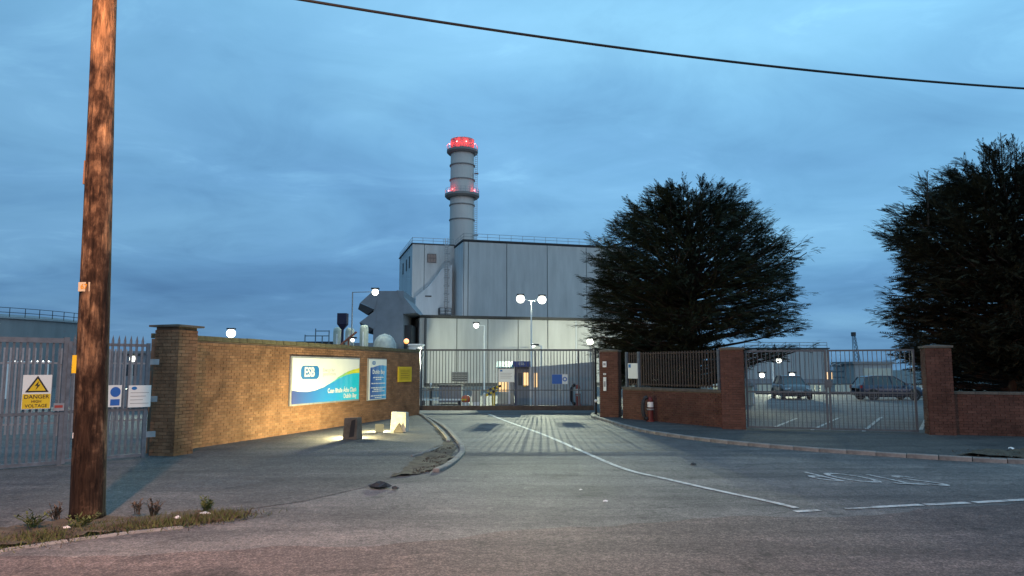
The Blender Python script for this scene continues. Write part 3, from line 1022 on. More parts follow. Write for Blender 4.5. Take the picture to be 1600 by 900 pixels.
def wave_mat(name, stops, s0, s1):
    m, t, b = new_mat(name)
    tcn = N(t, 'ShaderNodeTexCoord')
    sp_ = N(t, 'ShaderNodeSeparateXYZ')
    t.links.new(tcn.outputs['Object'], sp_.inputs[0])
    f = mth(t, 'DIVIDE', mth(t, 'SUBTRACT', sp_.outputs[0], s0), s1 - s0)
    t.links.new(ramp(t, f, stops), b.inputs['Base Color'])
    b.inputs['Roughness'].default_value = 0.45
    return m


def wave(u):
    a = 0.27
    pts = [(0, .30), (.1, .262), (.2, .25), (.3, .27), (.42, .33), (.55, .44), (.68, .55), (.8, .625), (.9, .655), (1, .665)]
    for (x0, y0), (x1, y1) in zip(pts, pts[1:]):
        if u <= x1:
            k = (u - x0) / (x1 - x0)
            k = k * k * (3 - 2 * k) * .35 + k * .65
            return y0 + (y1 - y0) * k
    return .665


def wave2(u):
    return wave(u) - 0.03 - 0.10 * max(0, (u - .5) / .5) ** 1.2 if u > .5 else wave(u)


us = [i / 40 for i in range(41)]
mb = MB()
mb.add([(sx_(u), -.0885, sz_(0.0)) for u in us] + [(sx_(u), -.0885, sz_(wave(u))) for u in us], [(i, i + 1, i + 42, i + 41) for i in range(40)])
mb.build('print', wave_mat('sign_blue_fade', [(0, (0.03, 0.05, 0.22)), (.25, (0.03, 0.14, 0.42)), (.6, (0.02, 0.30, 0.66)), (1, (0.02, 0.62, 0.75))], S0, S1), main)
u2 = [.5 + i / 60 for i in range(31)]
mb = MB()
mb.add([(sx_(u), -.091, sz_(wave(u) - 0.004)) for u in u2] + [(sx_(u), -.091, sz_(wave(u) + .0 + .115 * max(0, (u - .5) / .5) ** 1.1)) for u in u2], [(i, i + 1, i + 32, i + 31) for i in range(30)])
mb.build('print', wave_mat('sign_yellow_fade', [(.5, (0.2, 0.7, 0.75)), (.72, (0.2, 0.55, 0.2)), (.85, (0.5, 0.62, 0.02)), (1, (0.85, 0.72, 0.0))], S0, S1), main)


def rrect(cx, cz, w, h, r, y, n=6):
    pts = []
    for (sx, sz, a0) in ((1, 1, 0), (-1, 1, 90), (-1, -1, 180), (1, -1, 270)):
        for k in range(n + 1):
            a = R(a0 + 90 * k / n)
            pts.append((cx + sx * (w / 2 - r) + r * math.cos(a), y, cz + sz * (h / 2 - r) + r * math.sin(a)))
    return MB().add(pts, [tuple(range(len(pts)))])


rrect(sx_(.235), sz_(.68), 1.06, .41, .16, -.0885).build('print', M['logo'], main)
text('lettering', 'ESB', .40, M['signwhite'], main, (sx_(.225), -.0912, sz_(.68)), (R(90), 0, 0), 'CENTER', sx=.98, bold=.012)
text('lettering', 'Energy for', .155, M['greyink'], main, (sx_(.415), -.0885, sz_(.73)), (R(90), 0, 0), 'LEFT', sx=1.15)
text('lettering', 'generations', .155, M['greyink'], main, (sx_(.415), -.0885, sz_(.64)), (R(90), 0, 0), 'LEFT', sx=1.15)
text('lettering', 'Cuan Bhaile Átha Cliath', .205, M['signwhite'], main, (sx_(.955), -.094, sz_(.245)), (R(90), 0, 0), 'RIGHT', sx=.98, bold=.006)
text('lettering', 'Dublin Bay', .205, M['signwhite'], main, (sx_(.955), -.094, sz_(.10)), (R(90), 0, 0), 'RIGHT', sx=1.0, bold=.006)

s2 = thing('site_sign', 'tall narrow blue sign with white lettering, right of the large sign', 'sign', (-7.61, 18.18, 0), WA)
A0, A1, B0, B1 = 8.82, 10.25, 0.80, 2.26
MB().box(A0 - .05, A1 + .03, -.07, -.02, B0 - .03, B1 + .03).build('frame', M['galv'], s2)
MB().box(A0, A1, -.085, -.072, B0, B1).build('panel', M['signwhite'], s2)
mb = MB()
ww = [i / 16 for i in range(17)]
mb.add([(A0 + .08 + (A1 - A0 - .1) * u, -.0885, B0 + .02) for u in ww] + [(A0 + .08 + (A1 - A0 - .1) * u, -.0885, B0 + 1.20 + .05 * math.sin((u - .3) * 4)) for u in ww], [(i, i + 1, i + 18, i + 17) for i in range(16)])
mb.build('print', wave_mat('tall_sign_blue_fade', [(0, (0.02, 0.06, 0.28)), (.5, (0.02, 0.16, 0.46)), (1, (0.02, 0.42, 0.75))], A0, A1), s2)
rrect(A0 + .36, B1 - .13, .26, .13, .05, -.0885).build('print', M['logo'], s2)
text('lettering', 'ESB', .10, M['signwhite'], s2, (A0 + .36, -.0912, B1 - .13), (R(90), 0, 0), 'CENTER')
text('lettering', 'Dublin Bay', .20, M['signwhite'], s2, ((A0 + A1) / 2 + .04, -.0915, B0 + 1.0), (R(90), 0, 0), 'CENTER', sx=1.15, bold=.006)
for (zz, w) in ((.80, .9), (.73, .45), (.585, 1.12), (.43, 1.15), (.37, .75), (.30, 1.0), (.14, 1.2), (.07, .55)):
    mb = MB()
    x = (A0 + A1) / 2 + .04 - w / 2
    e = x + w
    while x < e:                      # unreadable small print: word-long strokes
        l = random.uniform(.08, .2)
        mb.box(x, min(x + l, e), -.0915, -.0888, B0 + zz - .017, B0 + zz + .017)
        x += l + .03
    mb.build('print', M['signwhite'], s2)
s3 = thing('notice_sign', 'small square yellow notice near the gate end of the brick wall', 'sign', (-7.61, 18.18, 0), WA)
MB().box(11.40, 12.70, -.05, -.02, 1.40, 2.0).build('panel', M['yellow'], s3)
MB().box(11.50, 12.60, -.054, -.051, 1.47, 1.93).build('print', M['ylwsign'], s3)
for k in range(4):
    MB().box(11.62, 12.45 - .1 * (k % 2), -.058, -.055, 1.82 - .09 * k, 1.84 - .09 * k).build('print', simple('brown_ink', (.3, .19, .01)), s3)

# ------------------------------------------------------------------ floodlight blocks at the wall
bl1 = thing('floodlight_block', 'dark concrete block on the footpath, seen from its shaded side', 'block', (-4.34, 20.35, .016), R(-20), 'concrete blocks shielding the sign floodlights')
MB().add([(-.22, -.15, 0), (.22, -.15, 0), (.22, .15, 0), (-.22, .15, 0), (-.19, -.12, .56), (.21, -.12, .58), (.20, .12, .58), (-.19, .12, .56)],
         [(0, 3, 2, 1), (4, 5, 6, 7), (0, 1, 5, 4), (1, 2, 6, 5), (2, 3, 7, 6), (3, 0, 4, 7)]).build('block', M['cap'], bl1)  # darker concrete, the shade of this side put into its colour
MB().add([(-.02, -.156, .05), (.14, -.156, .08), (.17, -.14, .54), (.04, -.135, .5)], [(0, 1, 2, 3)]).build('dark_patch', M['dark'], bl1)  # darker slanted quad on the front face
MB().box(-.13, .13, .17, .24, .10, .28).build('floodlight', M['dark'], bl1)
MB().box(-.11, .11, .242, .25, .12, .26).build('lens', M['led'], bl1)
bl2 = thing('floodlight_block', 'concrete block glowing pale yellow in the floodlight beside the wall', 'block', (-3.42, 22.75, .016), R(-14), 'concrete blocks shielding the sign floodlights')
MB().add([(-.25, -.15, 0), (.25, -.15, 0), (.25, .15, 0), (-.25, .15, 0), (-.22, -.12, .60), (.24, -.12, .58), (.23, .12, .58), (-.22, .12, .60)],
         [(0, 3, 2, 1), (4, 5, 6, 7), (0, 1, 5, 4), (1, 2, 6, 5), (2, 3, 7, 6), (3, 0, 4, 7)]).build('block', M['concrete'], bl2)
br = thing('dark_wedge', 'small dark added wedge against the floodlit block', 'stone', (-3.42, 22.45, .016))
mb = MB()
mb.add([(-.16, -.06, 0), (.16, -.06, 0), (.13, .06, 0), (-.13, .06, 0), (.02, -.03, .28), (.06, .03, .25), (.10, -.05, .12)], [(0, 1, 6, 4), (1, 2, 5, 6), (2, 3, 5), (3, 0, 4, 5), (4, 6, 5)])
mb.build('stone', M['cap'], br)  # wedge added for the dark triangle at the block, not a stone
fx = thing('ground_floodlight', 'small dark floodlight fitting on the ground by the glowing block', 'floodlight', (-3.98, 22.70, .012))
MB().box(-.16, .10, -.10, -.07, 0, .24).build('hood', M['dark'], fx)
MB().box(-.10, .06, -.068, -.02, .04, .12).build('housing', M['dark'], fx)
point('sign_floodlight', (-4.02, 22.78, 0.20), 340, (1.0, 0.88, 0.42), 0.05)
point('sign_floodlight', (-4.50, 20.78, 0.26), 560, (1.0, 0.86, 0.42), 0.06)

# ------------------------------------------------------------------ utility pole and overhead wire
pole = thing('utility_pole', 'tall weathered wooden utility pole with number plate, left foreground', 'utility pole', (-5.40, 9.62, 0))
TOPX = -0.22
mb = MB()
n = 24
zs = [0, .12, .4, 1, 2, 3, 4, 5, 6, 6.8, 7.5, 7.8]
pts, rs = [], []
for z in zs:
    pts.append((TOPX * z / 7.5, .02 * z / 7.5, z))
    rs.append((.218 if z < .1 else .205) - .0085 * z)
mb.tube(pts, rs, n)
for i, v in enumerate(mb.v):
    a = i % n
    k = 1 + .018 * math.sin(a * 1.7 + v[2] * 1.3) + .012 * math.sin(a * 4.1 - v[2] * .7)
    px_, py_ = TOPX * v[2] / 7.5, .02 * v[2] / 7.5
    mb.v[i] = (px_ + (v[0] - px_) * k, py_ + (v[1] - py_) * k, v[2])
mb.build('shaft', M['wood'], pole, smooth=True)


def pole_x(z):
    return TOPX * z / 7.5


pl_ = MB().box(-.075, .075, -.20, -.185, 2.90, 3.02).build('number_plate', simple('cream_plate', (.62, .52, .34), .5), pole)
text('lettering', '67', .09, simple('orange_ink', (.65, .28, .0), .5), pl_, (0, -.2025, 2.96), (R(90), 0, 0), 'CENTER', bold=.002)
pl_.location = (-.13, .03, 0)
MB().box(-.29, -.18, -.08, .06, 4.34, 4.66).build('junction_box', simple('brown_box', (.25, .15, .09), .7), pole)
MB().box(-.245, -.175, -.13, -.12, 1.85, 2.08).build('tag', M['yellow'], pole)
MB().box(-.26, -.17, -.005, .005, 3.03, 3.05).build('bolt', M['dark'], pole)
MB().box(-.02, .02, -.215, -.19, 1.03, 1.10).build('bolt', M['white'], pole).location = (-.15, .07, 0)
mb = MB()
mb.tube([(pole_x(7.42) - .05, 0, 7.42), (pole_x(7.42) + .26, .02, 7.42)], .02, 6)
mb.build('bracket', M['dark'], pole)
pole2 = copy_tree(pole)
pole2.location = (16.5, 15.45, 0)
pole2['label'] = 'wooden utility pole farther along the road, beyond the right edge'
wpts = []
for i in range(41):
    t_ = 0.6 * i / 40
    wpts.append((-5.40 + 36 * t_, 9.64 + 9.6 * t_, 7.42 - 2.455 * t_ + 5.09 * t_ * t_))
tag(MB().tube(wpts, .021, 6).build('overhead_cable', M['black'], smooth=True), 'thin black overhead cable sagging across the sky from the wooden pole', 'cable')

# street lamp on the near side of the road, whose orange light falls on the pole and road
sl = thing('street_lamp', 'sodium street lamp left of the viewpoint, its orange light falling on the pole and road', 'street lamp', (-7.2, 5.9, 0))
MB().tube([(0, 0, 0), (0, 0, 1.2), (0, 0, 7.4), (.5, -.2, 7.9), (2.9, -1.25, 8.2)], [.09, .075, .055, .045, .04], 10).build('post', M['galv'], sl, smooth=True)
MB().cbox(3.2, -1.4, 8.24, .75, .34, .14, R(-24)).build('lamp_head', M['galv'], sl)
MB().cbox(3.22, -1.41, 8.155, .55, .22, .022, R(-24)).build('lens', M['sodium'], sl)
spot('sodium_light', (-3.98, 4.49, 8.10), (-3.9, 4.9, 0), 4600, (1.0, 0.48, 0.27), 174, 0.2, 0.10)


# ------------------------------------------------------------------ power station
PU = R(15.5)
P0 = (-8.06, 122.0, 0)


def panels(root, along, y, z0, z1, edges, mat, gap=.12, depth=.14, axis='x'):
    """cladding panels between the given edges, proud of the dark wall behind"""
    for a, b in zip(edges, edges[1:]):
        if axis == 'x':
            MB().box(a + gap / 2, b - gap / 2, y - depth, y, z0, z1).build('panel', mat, root)
        else:
            MB().box(y - depth, y, a + gap / 2, b - gap / 2, z0, z1).build('panel', mat, root)


def rail_mb(pts, h, step, r=.035):
    mb = MB()
    for a, b in zip(pts, pts[1:]):
        a, b = Vector(a), Vector(b)
        n = max(1, int((b - a).length / step))
        for i in range(n + 1):
            p = a.lerp(b, i / n)
            mb.tube([p, p + Vector((0, 0, h))], r, 4, cap=False)
        for k in (.5, 1.0):
            mb.tube([a + Vector((0, 0, h * k)), b + Vector((0, 0, h * k))], r, 4, cap=False)
    return mb


hall = thing('boiler_house', 'tall pale grey power station hall with dark panel joints and roof railings', 'building', P0, PU)
MB().box(0, 31, .15, 40, 0, 23.38).build('wall', M['joint'], hall)
panels(hall, 0, .15, 6.0, 23.2, [0.0, 0.75, 7.45, 14.7, 21.9, 31.0], M['clad'])
panels(hall, 0, 0.0, 6.0, 23.2, [.16, 7.5, 40], M['clad_side'], axis='y')
MB().box(-.25, 31.1, -.1, 40, 23.38, 23.62).build('roof_edge', M['dark'], hall)
rail_mb([(0, 7.5, 23.62), (0, .2, 23.62), (31, .2, 23.62)], 1.05, 2.0).build('railing', M['galv'], hall)
# set-back tower on its left
MB().box(-7.5, -.15, 7.75, 26.3, 0, 23.75).build('tower_wall', M['joint'], hall)
MB().box(-7.6, -5.55, 7.6, 7.75, 5, 23.7).build('panel', M['clad'], hall)
MB().box(-5.45, -.16, 7.6, 7.75, 5, 23.7).build('panel', M['clad'], hall)
for a, b in zip([7.76, 14, 20, 26.3], [13.9, 19.9, 26.3]):
    MB().box(-7.62, -7.5, a, b, 5, 23.7).build('panel', M['clad_side'], hall)
MB().box(-7.8, -.1, 7.5, 26.3, 23.75, 23.92).build('roof_edge', M['dark'], hall)
rail_mb([(-7.6, 26, 23.9), (-7.6, 7.7, 23.9), (-.3, 7.7, 23.9)], 1.0, 1.8).build('railing', M['galv'], hall)
w_ = MB().box(-5.0, -3.4, 7.50, 7.62, 20.55, 22.1).build('window', M['joint'], hall)
for k in range(3):
    MB().box(-4.93 + k * .5, -4.48 + k * .5, 7.46, 7.5, 20.62, 21.28).build('pane', M['glass'], w_)
    MB().box(-4.93 + k * .5, -4.48 + k * .5, 7.46, 7.5, 21.36, 22.02).build('pane', M['glass'], w_)
for y_ in (10.5, 14.6, 19.6):
    MB().box(-7.70, -7.6, y_, y_ + 1.1, 19.9, 22.0).build('window', M['dark'], hall)
# light lean-to with a slanting roof in front of the tower
MB().xprism([(-6.9, 6.0), (-.9, 6.0), (-.9, 20.0), (-2.6, 19.3), (-4.9, 16.2), (-7.2, 14.2), (-7.2, 11.5), (-6.6, 7.5)], 5.6, 7.58).build('lean_to', M['clad_side'], hall)
MB().box(-5.6, -4.5, 5.5, 5.6, 14.3, 14.5).build('vent', M['dark'], hall)
# ladder with safety cage and landing, in the inner corner
mb = MB()
for x in (-2.25, -1.75):
    mb.box(x - .05, x + .05, 5.2, 5.3, 10, 24.6)
for k in range(38):
    mb.box(-2.25, -1.75, 5.22, 5.28, 10 + k * .38, 10.08 + k * .38)
for k in range(9):
    mb.tube([(-2.3 + .0, 5.2, 12 + k * 1.4), (-2.5, 4.8, 12 + k * 1.4), (-2.0, 4.4, 12 + k * 1.4), (-1.5, 4.8, 12 + k * 1.4), (-1.7, 5.2, 12 + k * 1.4)], .05, 4)
mb.build('ladder', M['galv'], hall)
mb = rail_mb([(-3.3, 5.4, 11.2), (-3.3, 4.0, 11.2), (-1.3, 4.0, 11.2)], 1.1, .7, .05)
mb.box(-3.3, -1.3, 4.0, 5.6, 11.0, 11.2)
mb.build('landing', M['dark'], hall)

low_hall = thing('turbine_hall', 'long low pale building with panel joints in front of the tall hall', 'building', P0, PU)
MB().box(-12.75, 19, -37.75, -.3, 0, 7.75).build('wall', M['joint'], low_hall)
ed = [-12.9, -12.1, -8.6, -5.0, -1.4, 2.2, 5.8, 9.4, 13.0, 19.05]
panels(low_hall, 0, -37.75, .35, 7.6, ed, M['clad_low'], gap=.10)
for a, b in zip([-37.7, -30, -22, -14, -6], [-30.1, -22.1, -14.1, -6.1, -.4]):
    MB().box(-12.89, -12.75, a, b, .3, 7.6).build('panel', M['clad_side'], low_hall)
MB().box(-13.0, 19.1, -38.0, -.25, 7.75, 7.95).build('roof_edge', M['dark'], low_hall)
v_ = MB().box(-9.2, -7.3, -38.0, -37.9, .55, 1.60).build('louvre', M['filter'], low_hall)
for k in range(5):
    MB().box(-9.1, -7.4, -38.05, -38.0, .62 + k * .2, .72 + k * .2).build('slat', M['dark'], v_)
MB().box(5.6, 5.75, -38.05, -37.9, .3, 7.6).build('downpipe', M['clad_side'], low_hall)
MB().box(-12.3, -12.2, -38.05, -37.9, .3, 7.6).build('downpipe', M['joint'], low_hall)

# chimney stack
stk = thing('chimney_stack', 'tall grey round chimney stack with red lights and two ring platforms', 'chimney', (-9.72, 140.5, 0))
MB().lathe([(2.42, 0), (2.38, 26), (2.32, 36), (2.28, 44.2), (2.20, 44.2)], 40).build('shaft', M['stack'], stk, smooth=False)
MB().lathe([(2.30, 44.2), (2.30, 46.6), (2.05, 46.6), (2.05, 44.5)], 40).build('rim', M['stack_ring'], stk)
for z in (30.5, 33.4, 38.4, 41.3):
    MB().lathe([(2.30, z), (2.50, z), (2.50, z + .18), (2.30, z + .18)], 32).build('band', M['stack_ring'], stk)
for z, r_ in ((43.7, 3.05), (34.9, 3.35)):
    MB().lathe([(2.28, z), (r_ - .35, z), (r_, z + .35), (r_, z + .75), (2.28, z + .75)], 40).build('platform', M['stack_ring'], stk)
    mb = MB()
    for k in range(24):
        a = 2 * math.pi * k / 24
        mb.tube([(r_ * .98 * math.cos(a), r_ * .98 * math.sin(a), z + .7), (r_ * .98 * math.cos(a), r_ * .98 * math.sin(a), z + 1.7)], .03, 4, cap=False)
    for zz in (1.2, 1.7):
        mb.lathe([(r_ * .98, z + zz), (r_ * .98, z + zz + .06)], 32)
    mb.build('railing', M['galv'], stk)
for (z, rr, lst) in ((45.6, 2.62, (200, 250, 290, 340)), (36.3, 2.66, (197, 230, 335))):
    for dg in lst:
        a = R(dg)
        MB().ball((rr * math.cos(a), rr * math.sin(a), z), .13, 10).build('beacon', M['red_lit'], stk)
        point('beacon_light', (-9.72 + (rr + .25) * math.cos(a), 140.5 + (rr + .25) * math.sin(a), z), 260 if z > 40 else 40, (1.0, 0.03, 0.02), .2)
mb = MB()
for x in (-.22, .22):
    mb.box(2.75 + x - .04, 2.75 + x + .04, -.9, -.8, 24, 43.8)
for k in range(50):
    mb.box(2.53, 2.97, -.88, -.82, 24 + k * .4, 24.08 + k * .4)
for z in (27.5, 35.6, 39.6):
    mb.box(2.4, 3.2, -1.3, -.5, z, z + .12)
mb.build('ladder', M['galv'], stk)

# air intake filter house
fh = thing('filter_house', 'dark slate grey air intake house with angular weather hoods', 'building', (-13.2, 78, 0))
X0 = 13.2
MB().box(-1.5, 1.65, 0, 9, 0, 10.2).build('body', M['filter'], fh)
MB().xprism([(-1.57, 10.22), (-2.96, 8.92), (-1.40, 8.23), (-1.2, 9.0), (-1.2, 10.22)], -.06, 9.0).build('hood', M['filter'], fh)
MB().xprism([(-1.33, 8.11), (-2.96, 6.84), (-1.45, 6.14), (-1.2, 6.5), (-1.2, 8.11)], -.05, 9.0).build('hood', M['filter'], fh)
MB().xprism([(.9, 10.26), (1.1, 10.26), (3.08, 7.86), (1.68, 7.75), (1.5, 9)], -.05, 9.0).build('hood', M['filter'], fh)
mb = MB()
mb.xprism([(-2.97, 8.9), (-1.42, 8.21), (-2.18, 7.63), (-3.15, 8.23)], -.1, 8.9)
mb.xprism([(-2.97, 6.82), (-1.47, 6.12), (-2.09, 5.69), (-2.6, 6.1)], -.1, 8.9)
mb.xprism([(1.66, 6.6), (2.4, 6.6), (2.4, 3.0), (1.66, 3.0)], 1.0, 8.0)
mb.build('louvre', M['dark'], fh)
MB().box(-3.6, 1.2, -2.2, -.2, 3.9, 4.6).build('duct', M['filter'], fh)
MB().box(-2.5, .2, -2.0, -.4, 3.0, 3.88).build('duct_base', M['girder'], fh)
am = thing('wall_lamp', 'amber lamp glowing in the recess beside the slate grey intake house', 'lamp', (-10.6, 74, 4.45))
MB().ball((0, 0, .25), .27, 10).build('globe', M['amber'], am)
MB().box(-.12, .12, 0, .3, -4.45, 0).build('bracket', M['dark'], am)
sm = thing('roof_shed', 'small white flat roofed cabin at the left corner of the low hall', 'building', (-10.3, 76, 0))
MB().box(-.35, 1.0, 0, 2, 0, 4.35).build('wall', M['clad_side'], sm)
MB().box(-.5, 1.1, -.1, 2.1, 4.35, 4.5).build('roof', M['white'], sm)

# vessels, hopper, girder and dome seen over the brick wall
for i, (x, y, r_, h, lab) in enumerate(((-14.27, 60.5, .40, 5.35, 'pale round-topped vessel, leftmost of three above the wall'), (-13.32, 60.5, .36, 5.3, 'pale vessel behind the orange girder, middle of three above the wall'),
                                        (-12.35, 61.5, .36, 5.6, 'pale vessel nearest the slate grey intake house, right of lamp post'))):
    o = thing('process_vessel', lab, 'vessel', (x, y, 0), 0, 'pale upright vessels behind the wall')
    MB().lathe([(r_, 0), (r_, h - .35), (r_ * .92, h - .15), (r_ * .6, h - .03), (.01, h)], 20).build('shell', M['vessel'], o, smooth=True)
    MB().lathe([(r_ + .03, h * .62), (r_ + .03, h * .62 + .08)], 20).build('band', M['galv'], o)
    MB().box(-.05, .05, -r_ - .08, -r_, 0, h - .6).build('pipe', M['white'], o)
hp = thing('hopper', 'dark navy square hopper with tapered neck above the pale vessels', 'hopper', (-13.35, 58, 0))
MB().lathe([(.12, 3.0), (.12, 5.0), (.52, 5.42), (.52, 6.28), (.02, 6.28)], 4).build('bin', M['funnel'], hp)
hp.rotation_euler = (0, 0, R(45))
MB().box(-.12, .12, -.12, .12, 0, 3.0).build('leg', M['girder'], hp)
gd = thing('girder', 'slanting orange brown girder crossing in front of the pale vessels', 'girder', (-12.56, 56.5, 0))
MB().tube([(-.62, 0, 3.72), (.64, 0, 4.75)], .085, 6).build('beam', M['girder'], gd)
MB().box(-.06, .06, .1, .2, 0, 4.2).build('post', M['girder'], gd)
dm = thing('dome', 'shiny pale dome roofed tank just above the wall', 'tank', (-10.7, 62, 0))
MB().lathe([(.98, 0), (.98, 3.7), (.9, 4.15), (.72, 4.5), (.45, 4.75), (.01, 4.88)], 24).build('shell', M['dome'], dm, smooth=True)
MB().box(-1.0, 1.0, -1.2, -1.02, 3.4, 3.62).build('rail', M['yellow'], dm)
gt = thing('pipe_gantry', 'thin dark steel gantry frame above the brick wall', 'gantry', (-15.9, 60, 0))
mb = MB()
for x, z in ((-.95, 4.7), (-.1, 5.2), (1.0, 5.05), (.45, 4.6)):
    mb.tube([(x, 0, 0), (x, 0, z)], .045, 5)
for z, x0, x1 in ((5.0, -.1, 1.0), (4.6, -.95, 1.0)):
    mb.tube([(x0, 0, z), (x1, 0, z)], .04, 5)
mb.build('frame', M['bluegrey'], gt)
sb = thing('store_building', 'long low dark roofed store just showing above the brick wall', 'building', (-25, 66, 0))
MB().box(-1, 9.0, 0, 6, 0, 4.2).build('wall', M['filter'], sb)
MB().box(-1.2, 9.2, -.3, 6.2, 4.2, 4.36).build('roof', M['dark'], sb)

# ------------------------------------------------------------------ lamps inside the site


def lamp_post(label, x, y, h, arm, head=.24, mat='led', pmat='galv', r=.07):
    o = thing('lamp_post', label, 'lamp post', (x, y, 0), 0, 'lit lamp posts inside the site')
    MB().tube([(0, 0, 0), (0, 0, h)], [r, r * .75], 8).build('post', M[pmat], o)
    for (ax, ay, az) in arm:
        if abs(ax) + abs(ay) > .05:
            MB().tube([(0, 0, h - .03), (ax, ay, h + az)], r * .5, 6).build('arm', M[pmat], o)
        hd = MB().cbox(ax, ay, h + az + head * .85 + .02, .62, .42, .12).build('lamp_head', M['dark'], o)
        MB().ball((ax, ay, h + az - .04), head, 14, 1.0).build('lens', M[mat], hd)  # ball larger than a real lens, the glare put into its size
    return o


LED = (0.93, 1.0, 0.72)
lamp_post('bright lamp low over the brick wall top beside the tall pillar', -22.89, 60, 4.85, [(0, 0, 0)], .36)
lamp_post('tall grey lamp post with right-hand arm in front of slate intake house', -13.06, 60, 8.2, [(1.85, 0, .02)], .27)
lamp_post('short lamp just right of orange girder, above the wall', -12.76, 59, 4.25, [(0, 0, 0)], .16, 'led_small')
lamp_post('white lamp post with short left arm before the low hall', -2.62, 70, 6.05, [(-.78, 0, .02)], .25, pmat='white')
lamp_post('tall white post with two bright floodlights before the low hall', 1.65, 63, 7.75, [(-.92, 0, .2), (.92, -.1, .12)], .36, pmat='white')
lamp_post('bright lamp beside the black gate post and the tree', 8.26, 78, 4.85, [(0, 0, 0)], .36)
lamp_post('short white post with bare left arm behind the blue cabin door', 2.3, 58, 3.75, [(-.5, 0, .02)], .03, pmat='white')
wl = thing('wall_lamp', 'small round lamp low on the front of the low hall', 'lamp', (2.25, 80.5, 4.45))
MB().ball((0, 0, 0), .24, 12).build('globe', M['led_small'], wl)
MB().box(-.05, .05, 0, 4.5, -.05, .05).build('bracket', M['dark'], wl)
wl2 = thing('wall_lamp', 'small lamp right at the end of the brown brick wall', 'lamp', (-9.55, 75.6, 3.3))
MB().ball((0, 0, 0), .22, 12).build('globe', M['led'], wl2)
MB().box(-.05, .05, -.05, .05, -3.3, -.1).build('bracket', M['dark'], wl2)
lamp_post('lamp post seen through the right gate with lit head, highest of three', 21.13, 60, 2.6, [(.52, 0, .05)], .22, pmat='white')
lamp_post('low lamp under the tree branch seen through the right gate', 20.57, 61, 1.45, [(0, 0, 0)], .20)
lamp_post('low lamp above the parked grey car behind the right gate', 23.05, 61, 1.45, [(0, 0, 0)], .20)
lamp_post('lamp post seen through the spiked gate beside the brick pillar', -20.53, 40, 2.5, [(0, 0, 0)], .17)

# light thrown by those lamps
spot('gate_floodlight', (2.6, 62.6, 8.0), (1.3, 33, 0), 62000, LED, 27, 1.0, 0.05)
spot('hall_light', (-9.4, 75.4, 3.3), (-7.6, 84.0, 1.8), 4000, (0.97, 1.0, 0.72), 120, 0.5, 0.3)
spot('hall_light', (8.26, 78.5, 4.7), (6.6, 87.5, 1.5), 4000, (0.98, 1.0, 0.72), 115, 0.35, 0.3)
spot('hall_light', (-3.4, 70, 5.9), (-3.4, 76, 0), 1000, LED, 140, 0.4, 0.3)
spot('hall_light', (1.7, 63, 7.8), (3, 76, 0), 1400, LED, 120, 0.5, 0.3)
spot('tower_light', (-12, 112, 8.6), (-14.5, 128.5, 15), 2200, (0.85, 0.95, 1.0), 75, 0.7, 0.3)
spot('yard_light', (-11.2, 60, 8.1), (-10, 60, 0), 1100, LED, 140, 0.5, 0.3)
spot('car_park_light', (21.65, 59.8, 2.6), (17, 46, 0), 7000, LED, 150, 0.5, 0.2)
spot('cabin_light', (1.6, 62.5, 7.7), (0.6, 40, 0.5), 26000, LED, 60, 0.6, 0.3)

# ------------------------------------------------------------------ security cabin and yard things
cb = thing('security_cabin', 'low grey security cabin with blue trimmed door behind the main gate', 'cabin', (0, 39.5, 0))
MB().add([(1.0, 0, 0), (4.45, 0, 0), (4.45, 4, 0), (1.0, 4, 0), (1.0, 0, 2.02), (4.45, 0, 2.30), (4.45, 4, 2.30), (1.0, 4, 2.02)],
         [(0, 1, 5, 4), (1, 2, 6, 5), (2, 3, 7, 6), (3, 0, 4, 7), (4, 5, 6, 7)]).build('wall', M['cabin'], cb)
for k in range(11):
    x = 1.05 + k * .31
    MB().box(x, x + .29, -.02, -.002, .08, 1.92 + .025 * k).build('panel', M['cabin'], cb)
MB().box(.90, 1.0, -.1, .3, 0, 2.15).build('post', M['white'], cb)
MB().box(.14, .92, -.05, 3, 0, 2.02).build('lobby', M['cabin_dark'], cb)
MB().box(.05, .97, -.35, 3, 2.03, 2.32).build('canopy', M['blue'], cb)
text('lettering', 'ESB', .2, M['signwhite'], cb, (.5, -.36, 2.18), (R(90), 0, 0), 'CENTER')
dr = MB().box(.26, .90, -.10, -.052, .03, 1.9).build('door', M['filter'], cb)
MB().box(.62, .86, -.115, -.102, 1.05, 1.72).build('pane', M['yellow_lit'], dr)
MB().box(.34, .52, -.115, -.102, 1.05, 1.72).build('pane', M['glass'], dr)
MB().box(.60, .78, -.13, -.102, .98, 1.03).build('handle', M['yellow'], dr)
MB().box(1.18, 1.34, -.04, -.021, .95, 1.7).build('lit_window', M['yellow_lit'], cb)
MB().add([(-.85, -.3, 2.0), (.1, -.3, 2.02), (.1, 2, 2.32), (-.85, 2, 2.36), (-.85, -.3, 1.96), (.1, -.3, 1.98), (.1, 2, 2.28), (-.85, 2, 2.32)],
         [(0, 1, 2, 3), (4, 7, 6, 5), (0, 4, 5, 1), (1, 5, 6, 2), (2, 6, 7, 3), (3, 7, 4, 0)]).build('teal_awning', M['teal'], cb)
MB().box(-.78, .1, .4, 2.5, 0, 1.97).build('booth', M['cabin'], cb)
for k in range(4):
    MB().box(-.70 + k * .15, -.60 + k * .15, .37, .398, .72, 1.22).build('lit_window', M['yellow_lit'], cb)
MB().box(-.2, -.05, .3, .39, .05, 1.95).build('post', M['white'], cb)
MB().box(-.78, .1, .34, .396, .06, .62).build('panel', M['vessel'], cb)
hy = []


